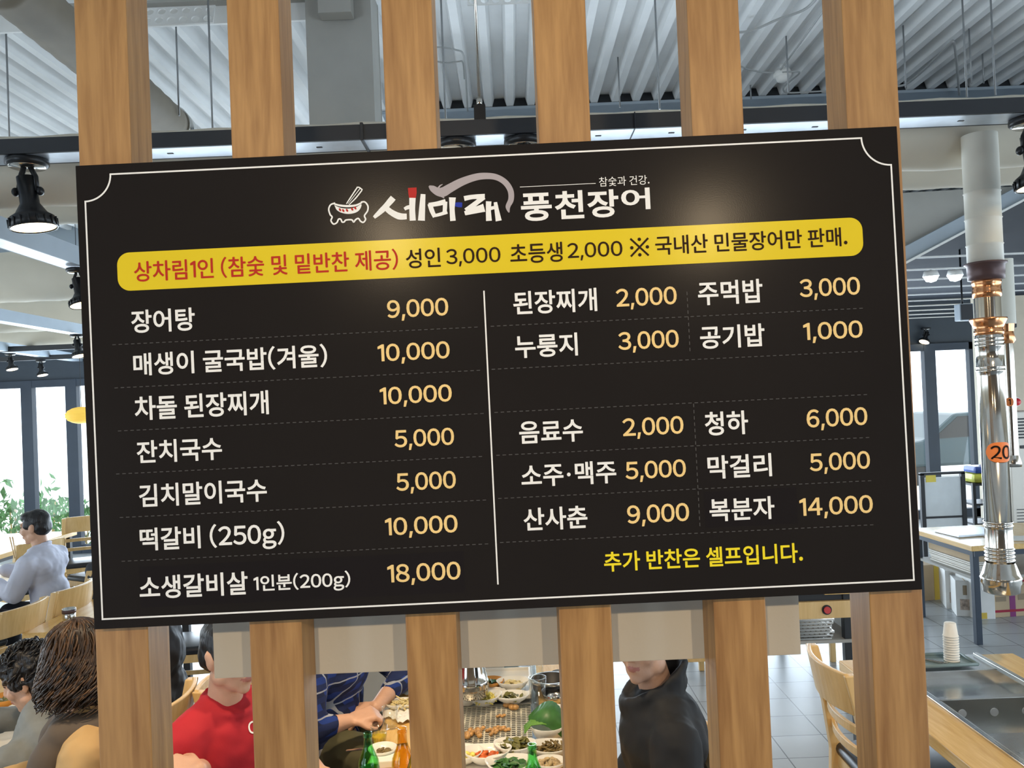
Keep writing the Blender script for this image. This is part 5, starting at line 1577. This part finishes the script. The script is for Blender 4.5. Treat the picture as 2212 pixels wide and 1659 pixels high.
# man in the pale shirt farther back
person('young man in a pale blue shirt eating with chopsticks by the left window', (-3.40, 6.1, 0), R(88), (0.09, 0), (6, -8, 0),
       {'L': ((-0.21, 0.16, 0.74), (-0.08, 0.38, 0.80), (0.15, 1, 0.05), (0, 0, 1), 0.9), 'R': ((0.21, 0.2, 0.78), (0.12, 0.46, 0.86), (-0.1, 1, 0), (0, 0, 1), 0.5)},
       ('pale_shirt', WSH, 0.025), 'long', NAVY, collar='low', hairfn=hair_short, bulk=1.0)
ch = chair('blond chair under the young man, a dark jacket over its back', -3.30, 6.1, R(90))
bm = bmesh.new()
for s in (-1, 1): cap(bm, (s * 0.17, 0, 0), (s * 0.15, -0.01, -0.34), 0.045, 0.06)
for k in range(5): cap(bm, (-0.16 + 0.08 * k, -0.03, 0.0), (-0.16 + 0.08 * k, -0.04, -0.36), 0.045, 0.055)
o = sculpt('draped_jacket', bm, 0.01, 3, mat('charcoal_jacket', (0.06, 0.065, 0.075), 0.8), None, NOISE, 0.04)
o.location = (-3.04, 6.1, 0.90); o.rotation_euler = (0, 0, R(90)); tag(o, 'dark grey jacket draped over the chair back behind the young man', 'jacket')

# chairs and tables on the left
chair('blond chair with its back to us at far left before the young man', -3.78, 5.55, R(-24), 1.06)
chair('blond chair with its back against the tumbler table, nearest of the two', -3.20, 4.95, R(84))
chair('blond chair with its back against the tumbler table, farther of the two', -3.16, 5.44, R(86))
chair('blond chair facing us far back, right of the young man', -4.55, 8.7, R(200))
chair('blond chair turned sideways behind the young man', -4.0, 8.0, R(150))
chair('blond chair far back beyond the young man at his left table', -4.45, 7.5, R(60))
chair('blond chair with a black seat behind the puffer jacket, left of the red shirt', -2.14, 5.55, R(98))


def plain_table(lab, x0, x1, y0, y1):
    t = thing('dining_table', lab, 'table', ((x0 + x1) / 2, (y0 + y1) / 2, 0)); w = x1 - x0; l = y1 - y0
    MB().bbox((0, 0, TZ - 0.022), (w, l, 0.044), 0.004).build('tabletop', TABLEW, t)
    for sx in (-1, 1):
        for sy in (-1, 1): MB().bbox((sx * (w / 2 - 0.06), sy * (l / 2 - 0.06), (TZ - 0.044) / 2), (0.05, 0.05, TZ - 0.044), 0.003).build('leg', BLACKF, t)
    MB().box((0, 0, TZ - 0.07), (w - 0.16, l - 0.16, 0.05)).build('apron', BLACKF, t)
    return t


plain_table('wooden table at left carrying the steel tumbler, beside the board corner', -2.90, -2.40, 4.85, 6.2)
plain_table('wooden table where the young man eats, at the far left', -4.55, -3.74, 5.86, 6.9)
plain_table('wooden table far back at left below the window', -5.9, -4.75, 7.4, 9.0)
LT = plain_table('wooden dining table in front of the two women at lower left', -2.95, -2.14, 2.5, 4.3)
g = G(150, 1350, TZ)
t = thing('steel_tumbler', 'steel tumbler with a dark band on the table behind the curly-haired woman', 'tumbler', (g.x, g.y, TZ))
MB().lathe([(0, 0), (0.034, 0), (0.038, 0.10), (0.035, 0.10), (0.031, 0.006), (0, 0.006)], 24).build('cup_body', STEEL, t)
MB().lathe([(0.0372, 0.072), (0.0384, 0.072), (0.0390, 0.094), (0.0376, 0.094)], 24).build('dark_band', BROWNM, t)


# ------------------------------------------------------------------ tableware
def bowl(lab, px, py, r=0.06, h=0.04, sx=1.0, sy=1.0, rz=0, m=PORC, z=TZ, group='white side dishes on the middle table', cat='bowl', wav=0.0, name='side_dish_bowl', xyz=None):
    g = Vector(xyz) if xyz else G(px, py, z)
    pr = [(0, 0), (0.5 * r, 0), (0.55 * r, 0.004), (0.8 * r, h * 0.45), (r, h), (0.96 * r, h + 0.001), (0.76 * r, h * 0.5), (0.5 * r, 0.006), (0, 0.005)]
    b = MB().lathe(pr, 32, (0, 0, 0), sx, sy)
    if wav:
        for v in b.v:
            rr = math.hypot(v.x, v.y)
            if rr > 0.6 * r: v.z += wav * math.cos(2 * math.atan2(v.y, v.x)) * (rr / r - 0.6)
    o = b.build(name, m, None, (g.x, g.y, z + 0.001), R(rz)); tag(o, lab, cat, group)
    return o


def food(lab, bo, kind, cols, n, spread, size, h0, cat='food', name='side_dish'):
    """loose pieces of food sitting in a bowl: one uncountable heap"""
    rnd = random.Random(hash(lab) % 9999 if False else sum(map(ord, lab))); m = MB()
    for k in range(n):
        a = rnd.uniform(0, 2 * PI); q = spread * math.sqrt(rnd.random()); c = Vector((q * math.cos(a), q * math.sin(a), h0 + rnd.uniform(0, size * 1.2) * (1 - q / spread * 0.6)))
        E_ = Euler((rnd.uniform(-.5, .5), rnd.uniform(-.5, .5), rnd.uniform(0, 6))).to_matrix(); s = size * rnd.uniform(0.7, 1.2)
        if kind == 'shred':
            d = E_ @ Vector((1, 0, 0)); u = E_ @ Vector((0, 1, 0)); m.tube([c - d * s * 1.4, c - d * s * 0.5 + u * s * 0.3, c + d * s * 0.5 - u * s * 0.2, c + d * s * 1.4], s * 0.16, 5)
        elif kind == 'leaf':
            vs = [E_ @ Vector(v) * s + c for v in ((-1.3, 0, 0), (-0.4, -0.55, 0.2), (0.5, -0.5, 0.25), (1.3, 0, 0), (0.5, 0.5, 0.25), (-0.4, 0.55, 0.2), (0, 0, 0.05))]
            m.add(vs, [(0, 1, 6), (1, 2, 6), (2, 3, 6), (3, 4, 6), (4, 5, 6), (5, 0, 6)], True)
        else:
            m.ell(c, (s, s * 0.75, s * 0.45), 8, E_)
    o = m.build(name, cols, None, bo.location, 0, weld=False); tag(o, lab, cat, None, 'stuff')
    return o


MUST = mat('yellow_shreds', (0.85, 0.70, 0.16), 0.5, 0, 0.2, 60); KIM = mat('orange_kimchi', (0.62, 0.12, 0.02), 0.35, 0, 0.4, 50)
OLV = mat('pickled_leaf', (0.15, 0.14, 0.03), 0.35, 0, 0.4, 50); GRN = mat('green_herb', (0.05, 0.16, 0.03), 0.45, 0, 0.5, 50)
MUSH = mat('tan_mushroom', (0.50, 0.36, 0.18), 0.5, 0, 0.3, 50); STEM = mat('brown_stems', (0.22, 0.15, 0.05), 0.45, 0, 0.5, 50)
SAUCE = mat('brown_sauce', (0.10, 0.035, 0.02), 0.2); CREAM = mat('pale_yellow_salad', (0.75, 0.62, 0.30), 0.4, 0, 0.12, 50)
EELM = mat('grilled_eel', (0.50, 0.27, 0.09), 0.35, 0, 0.5, 60); ORNB = mat('orange_bowl_glaze', (0.62, 0.27, 0.05), 0.3)
# middle table
MT = grill_table('middle grill table crowded with side dishes between the third and fourth posts', -0.56, 0.29, 2.40, 4.02, -0.40, 0.045, wells=((3.03, 3.42, 0.07, 0.015),))
ga = Vector((-0.1775, 3.225, TZ - 0.006))
t = thing('grill_mesh', 'square wire grill mesh with charred patch over the fire pit of the middle table', 'grill', tuple(ga))
WIRE = mat('blackened_wire', (0.66, 0.62, 0.52), 0.35, 0.25, 0.55, 7)
m = MB(); n = 20
for i in range(n + 1):
    u = -0.5 + i / n
    m.box((u * 0.40, 0, 0.004), (0.0055, 0.37, 0.003)); m.box((0, u * 0.36, 0.007), (0.40, 0.0045, 0.003))
m.build('wires', WIRE, t)
m = MB(); m.box((0, -0.187, 0.006), (0.412, 0.008, 0.012)); m.box((0, 0.187, 0.006), (0.412, 0.008, 0.012)); m.box((-0.203, 0, 0.006), (0.008, 0.37, 0.012)); m.box((0.203, 0, 0.006), (0.008, 0.37, 0.012)); m.build('rim', STEEL, t)
CHARC = mat('charcoal_bed', (0.02, 0.018, 0.017), 0.9, 0, 0.5, 30)
rnd = random.Random(3); m = MB()
for k in range(70): m.ell((rnd.uniform(-0.17, 0.17), rnd.uniform(-0.16, 0.16), 0.008 + rnd.uniform(0, 0.012)), (rnd.uniform(.01, .022), rnd.uniform(.01, .018), rnd.uniform(.008, .014)), 6)
tag(m.build('charcoal', CHARC, None, (ga.x, ga.y, TZ - 0.068), weld=False), 'black charcoal bed under the grill mesh', 'charcoal', None, 'stuff')
for k, (px, py, s, rz, lb) in enumerate([(1104, 1527, 0.021, -40, 'golden grilled piece at the upper right rim of the mesh'), (1013, 1586, 0.02, 80, 'grilled piece at the left of the mesh, beside the third post'), (1024, 1582, 0.017, 60, 'grilled piece with a dark hollow end on the mesh'),
                                      (1034, 1584, 0.019, 100, 'round grilled piece right of the hollow one'), (1036, 1575, 0.014, 40, 'pale curled grilled piece behind the round one'), (1062, 1576, 0.013, 10, 'white wedge-shaped piece in the middle of the mesh'),
                                      (1067, 1582, 0.013, 50, 'brown crumb in front of the white wedge'), (1079, 1572, 0.014, 0, 'reddish grilled piece right of the white wedge'), (1090, 1575, 0.013, -10, 'pale tube-shaped piece farthest right on the mesh'), (1082, 1545, 0.011, 15, 'small scrap near the middle top of the mesh')]):
    g = G(px, py + 3, TZ + 0.006); b = MB()
    for j in range(4): b.ell((s * (j - 1.5) * 0.8, 0.25 * s * math.sin(j * 2.0), s * 0.5 + 0.15 * s * (j % 2)), (s * 0.75, s * 0.62, s * 0.5), 10)
    o = b.build('grilled_eel_piece', EELM, None, (g.x, g.y, TZ + 0.003), R(rz)); tag(o, lb, 'food', 'grilled pieces on the mesh')


def dish_tray(lab, x0, x1, y0, y1, grp='cream trays of the middle table'):
    w = x1 - x0; l = y1 - y0
    m = MB(); m.bbox((0, 0, 0.003), (w, l, 0.006), 0.002)
    for sx, sy, a, b in ((0, -1, w, 0.008), (0, 1, w, 0.008), (-1, 0, 0.008, l), (1, 0, 0.008, l)): m.bbox((sx * (w / 2 - 0.004), sy * (l / 2 - 0.004), 0.010), (a, b, 0.018), 0.003)
    o = m.build('dish_tray', PLAST, None, ((x0 + x1) / 2, (y0 + y1) / 2, TZ + 0.0105)); tag(o, lab, 'tray', grp)
    return o


dish_tray('cream plastic tray behind the grill holding four bowls', -0.395, 0.028, 3.45, 3.80)
dish_tray('cream plastic tray in front of the grill holding several bowls', -0.395, 0.028, 2.55, 2.985)
ZT = TZ + 0.017
b = bowl('orange glazed bowl behind the hood bell', 1062, 1487, 0.055, 0.035, m=ORNB, z=ZT); food('green salad in the orange bowl', b, 'leaf', GRN, 16, 0.03, 0.014, 0.02)
b = bowl('white bowl of pale yellow salad at the back right of the far tray', 1108, 1490, 0.066, 0.04, 1.05, 0.85, 0, z=ZT); food('pale yellow salad in the back right bowl', b, 'lump', CREAM, 40, 0.04, 0.014, 0.018)
b = bowl('white bowl heaped with yellow shreds at the grill edge', 1047, 1521, 0.066, 0.036, 1.1, 0.85, 20, z=ZT, wav=0.01); food('yellow shredded radish in the bowl at the grill edge', b, 'shred', MUST, 90, 0.045, 0.016, 0.02)
b = bowl('white oval bowl with green leaves and sauce at the grill edge', 1106, 1517, 0.066, 0.032, 1.1, 0.8, 0, z=ZT); food('dark leaves in sauce in the oval bowl', b, 'leaf', OLV, 18, 0.04, 0.016, 0.014)
b = bowl('white bowl half behind the third post on the far tray', 1008, 1520, 0.06, 0.036, z=ZT)
b = bowl('white rectangular dish behind the yellow shreds', 1062, 1502, 0.05, 0.02, 1.2, 0.8, z=ZT)
b = bowl('white boat-shaped bowl of orange kimchi in front of the grill', 1053, 1646, 0.078, 0.04, 1.1, 0.8, 5, z=ZT, wav=0.012); food('orange kimchi pieces in the boat-shaped bowl', b, 'lump', KIM, 26, 0.034, 0.016, 0.014)
b = bowl('white bowl of dark pickled leaves in front of the grill', 1113, 1630, 0.068, 0.04, 1.1, 0.85, -8, z=ZT, wav=0.01); food('dark olive pickled leaves piled in a bowl', b, 'leaf', OLV, 60, 0.045, 0.024, 0.018)
b = bowl('white bowl of green herbs at the lower edge beside the green bottle', 1102, 1672, 0.075, 0.042, 1.1, 0.9, 0, z=ZT, wav=0.012); food('green leafy herbs in the lowest bowl', b, 'leaf', GRN, 40, 0.05, 0.02, 0.02)
b = bowl('white dish of yellow salad beside the third post', 1003, 1645, 0.065, 0.035, z=ZT); food('yellow salad beside the third post', b, 'lump', MUST, 24, 0.04, 0.014, 0.016)
b = bowl('white square bowl of brown stems right of the green bottle', 1189, 1634, 0.072, 0.04, 1.1, 0.85, -5, wav=0.01); food('brown seasoned stems in the square bowl', b, 'shred', STEM, 60, 0.038, 0.02, 0.018)
b = bowl('small white bowl of tan mushrooms at the lower edge', 1188, 1664, 0.055, 0.032, 1.05, 0.9); food('tan mushrooms in the small bowl', b, 'lump', MUSH, 40, 0.04, 0.012, 0.016)
b = bowl('round white bowl filled with a big green leaf right of the grill', 1184, 1600, 0.064, 0.058, z=TZ)
PER = mat('perilla_leaf', (0.055, 0.17, 0.035), 0.4, 0, 0.25, 25)
m = MB(); N = 20; rim_ = []
for k in range(N + 1):
    u = k / N; w = 0.062 * math.sin(PI * u) ** 0.7 * (1 + 0.04 * (-1) ** k); rim_.append((u, w))
vs = []
for u, w in rim_:
    x = -0.075 + 0.15 * u; zc_ = 0.075 - 0.055 * (2 * u - 0.9) ** 2
    vs += [(x, -w * 0.75, zc_ - 0.02), (x, 0, zc_ + 0.012), (x, w * 0.9, zc_ + 0.03)]
m.add(vs, [f for k in range(N) for f in ((3 * k, 3 * k + 3, 3 * k + 4, 3 * k + 1), (3 * k + 1, 3 * k + 4, 3 * k + 5, 3 * k + 2))], True)
tag(m.build('perilla_leaf', PER, None, (b.location.x, b.location.y, TZ + 0.02), R(-25), solid=0.001), 'large serrated green leaf standing in the white bowl', 'leaf')
m = MB()
for k in range(7): m.tube([(0.03, -0.03, 0.06), (-0.02, -0.045 + 0.004 * k, 0.075), (-0.06, -0.04 + 0.008 * k, 0.07), (-0.085, -0.05 + 0.012 * k, 0.045)], 0.0022, 5)
tag(m.build('herb_sprig', mat('bright_herb', (0.16, 0.36, 0.05), 0.5), None, (b.location.x, b.location.y, TZ + 0.004), 0, weld=False), 'bright green herb sprig hanging over the left rim of the leaf bowl', 'herb')
b = bowl('white sauce bowl with brown dip behind the green leaf', 1199, 1550, 0.05, 0.034)
tag(MB().lathe([(0, 0.022), (0.038, 0.022)], 24).build('dipping_sauce', SAUCE, None, b.location), 'brown dipping sauce in the bowl behind the leaf', 'sauce')
bowl('small white cup in front of the sauce bowl', 1200, 1562, 0.036, 0.03)
b = bowl('golden-lit steel bowl right of the glass mug', 1199, 1522, 0.048, 0.045, m=CHROME, name='steel_bowl', group=None)
g = G(1191, 1506, TZ)
t = thing('stone_pot', 'black stone pot with a steel band behind the steel bowl', 'pot', (g.x, g.y + 0.03, TZ))
STONE = mat('black_stone', (0.015, 0.014, 0.014), 0.5)
MB().lathe([(0, 0), (0.055, 0), (0.075, 0.03), (0.08, 0.07), (0.072, 0.07), (0.066, 0.03), (0, 0.012)], 32).build('pot_body', STONE, t)
MB().lathe([(0.0805, 0.058), (0.084, 0.06), (0.084, 0.07), (0.078, 0.0715), (0.072, 0.0705)], 32).build('rim_band', CHROME, t)
b = bowl('small steel bowl at the far right behind the stone pot', 1210, 1470, 0.04, 0.035, m=CHROME, name='steel_bowl', group=None)


def tumbler(lab, px, py, r, h, m_=CLEAR, liquid=None, z=TZ, handle=False, name='glass_tumbler', group='glasses on the middle table'):
    g = G(px, py, z); t = thing(name, lab, 'glass', (g.x, g.y, z), 0, group)
    MB().lathe([(0, 0), (r * 0.82, 0), (r, h), (r * 0.93, h), (r * 0.76, h * 0.12), (0, h * 0.1)], 28).build('glass_body', m_, t)
    if liquid: MB().lathe([(0, h * 0.11), (r * 0.75, h * 0.13), (r * 0.86, h * 0.62), (0, h * 0.62)], 28).build('drink', liquid, t)
    if handle: MB().tube([(-r * 0.95, 0, h * 0.85), (-r * 1.5, 0, h * 0.8), (-r * 1.6, 0, h * 0.45), (-r * 1.4, 0, h * 0.2), (-r * 0.85, 0, h * 0.15)], 0.006, 8).build('handle', m_, t)
    return t


BEER = mat('yellow_drink', (0.85, 0.62, 0.03), 0.1, trans=0.5)
tumbler('tall clear glass at the back of the middle table', 1160, 1470, 0.034, 0.12)
tumbler('clear glass mug with a handle left of the stone pot', 1163, 1524, 0.036, 0.115, handle=True)
tumbler('glass of yellow drink right of the green bottle on the left wood strip', 820, 1612, 0.031, 0.075, liquid=BEER)
tumbler('empty clear glass behind the glass of yellow drink', 844, 1572, 0.031, 0.082)
g = G(1103, 1456, TZ); t = thing('water_jug', 'clear square water container at the back of the far tray', 'jug', (g.x, 3.93, TZ), 0)
MB().bbox((0, 0, 0.07), (0.10, 0.10, 0.14), 0.012).build('jug_body', CLEAR, t); MB().bbox((0, 0, 0.036), (0.085, 0.085, 0.065), 0.008).build('water', mat('water_blue', (0.75, 0.87, 0.9), 0.05, trans=0.6), t)
MB().bbox((0, 0, 0.148), (0.104, 0.104, 0.014), 0.004).build('lid', PLAST, t)
o = MB().bbox((0, 0, 0.055), (0.10, 0.10, 0.11), 0.008).build('napkin_box', PLAST, None, (P(1067, 1440, 3.93).x, 3.93, TZ)); tag(o, 'cream box beside the water container', 'box')


def bottle(lab, px, py_top, m_, htot, rb, label_mat=None, beer=False, z=TZ, Y=None):
    # locate by the top of the neck
    g = G(px, py_top, z + htot)
    t = thing('beer_bottle' if beer else 'soju_bottle', lab, 'bottle', (g.x, g.y, z + 0.001))
    h = htot
    pr = [(0, 0), (rb * 0.92, 0), (rb, 0.01), (rb, h * 0.52), (rb * 0.94, h * 0.60), (rb * 0.62, h * 0.72), (rb * 0.44, h * 0.80), (rb * 0.40, h * 0.93), (rb * 0.43, h * 0.935), (rb * 0.43, h * 0.96), (rb * 0.40, h * 0.965), (rb * 0.41, h)]
    inn = [(max(0, r_ - 0.003), z_) for r_, z_ in pr[::-1]]; inn[-1] = (0, 0.004); inn[-2] = (rb * 0.88, 0.004)
    MB().lathe(pr + inn, 28).build('glass_body', m_, t)
    if label_mat: MB().lathe([(rb + 0.0006, h * 0.14), (rb + 0.0006, h * 0.48)], 28).build('paper_label', label_mat, t)
    return t


LAB = mat('pale_green_label', (0.62, 0.78, 0.55), 0.6, 0, 0.15, 30)
bottle('green glass bottle at the left end of the middle table, beside the third post', 794, 1583, GREENG, 0.215, 0.033, LAB)
bottle('amber beer bottle left of the third post', 868, 1573, BROWNG, 0.235, 0.036, None, True)
bottle('green glass bottle standing among the bowls in front of the grill', 1149, 1608, GREENG, 0.215, 0.033, LAB)
# left wood strip
gl = 'dishes on the left wood strip'
b = bowl('small white bowl of brown pickles beside the green bottle', 827, 1636, 0.052, 0.034, group=gl); food('brown pickles in the small bowl beside the green bottle', b, 'lump', STEM, 22, 0.03, 0.011, 0.014)
b = bowl('white dish of pale pancake strips left of the third post', 868, 1532, 0.062, 0.03, 1.2, 0.8, group=gl); food('pale pancake strips in the dish by the third post', b, 'shred', CREAM, 26, 0.04, 0.02, 0.016)


def napkin(lab, px, py, s, seed, z=TZ):
    rnd = random.Random(seed); g = G(px, py, z); n = 9; m = MB(); vs = []
    for i in range(n):
        for j in range(n):
            x = (i / (n - 1) - .5) * s; y = (j / (n - 1) - .5) * s * 0.8; vs.append((x, y, 0.004 + 0.012 * abs(math.sin(9 * x / s + seed) * math.cos(7 * y / s + 2 * seed)) + rnd.uniform(0, 0.004)))
    m.add(vs, [(i * n + j, i * n + j + 1, (i + 1) * n + j + 1, (i + 1) * n + j) for i in range(n - 1) for j in range(n - 1)], True)
    o = m.build('napkin', PAPER, None, (g.x, g.y, z), R(rnd.uniform(-40, 40)), solid=0.0015); tag(o, lab, 'napkin', 'used napkins on the middle table')


napkin('crumpled white napkin in front of the pancake dish', 857, 1545, 0.11, 1); napkin('crumpled napkin farthest back by the plaid sleeve', 872, 1492, 0.12, 2)
napkin('folded white napkin at the post edge right of the empty glass', 876, 1556, 0.09, 3); napkin('white napkin right behind the farthest one', 874, 1478, 0.08, 4)
g = G(832, 1650, TZ); o = MB().bbox((0, 0, 0.012), (0.10, 0.07, 0.024), 0.003).build('tissue_pack', PAPER, None, (g.x, g.y, TZ), R(4)); tag(o, 'white tissue pack at the lower edge between the two bottles', 'tissue pack')
g = G(802, 1618, TZ); o = MB().box((0, 0, 0), (0.22, 0.005, 0.003), M=Matrix.Rotation(R(8), 3, 'Z')).box((0, 0.010, 0), (0.22, 0.005, 0.003), M=Matrix.Rotation(R(10), 3, 'Z')).build('chopsticks', CHROME, None, (g.x + 0.02, g.y, TZ + 0.003)); tag(o, 'pair of steel chopsticks in front of the glass of yellow drink', 'chopsticks')
g = G(878, 1466, TZ); o = MB().bbox((0, 0, 0.02), (0.05, 0.08, 0.04), 0.004).build('phone_case', BLACKM, None, (g.x - 0.01, g.y, TZ), R(15)); tag(o, 'small black case on the table beside the plaid sleeve', 'case')
# women's table
gw = 'dishes on the lower left table'
b = bowl('orange-rimmed bowl of dark stew in front of the woman in grey', 14, 1530, 0.075, 0.05, m=ORNB, group=gw); food('dark stew in the orange bowl at lower left', b, 'lump', OLV, 30, 0.05, 0.016, 0.03)
bowl('white bowl left of the grey shirt', 48, 1548, 0.055, 0.045, group=gw); bowl('wide white plate at the left edge', 12, 1560, 0.10, 0.02, group=gw)
bowl('white plate nearest at the left edge, below the grey sleeve', 8, 1612, 0.10, 0.018, group=gw)
g = G(22, 1572, TZ); o = MB().bbox((0, 0, 0.004), (0.16, 0.1, 0.006), 0.002).build('paper_sheet', PAPER, None, (g.x, g.y, TZ + 0.002), R(-30)); tag(o, 'printed white paper slip between the plates at lower left', 'paper')
# young man's table
gy = "bowls on the young man's table"
for px, py, r, lb in ((64, 1216, 0.075, 'white bowl in front of the young man'), (22, 1232, 0.07, 'white bowl under the chopsticks at far left'), (48, 1205, 0.05, 'small white dish beyond the chopsticks')):
    bowl(lb, px, py, r, 0.05, group=gy)
g = P(32, 1206, 6.1)
o = MB().cyl((0, 0, 0), (-0.02, -0.02, 0.16), 0.004, n=6).cyl((0.012, 0, 0), (0.0, -0.02, 0.16), 0.004, n=6).build('chopsticks', CHAIRW, None, tuple(g)); tag(o, "wooden chopsticks held upright in the young man's hand", 'chopsticks')
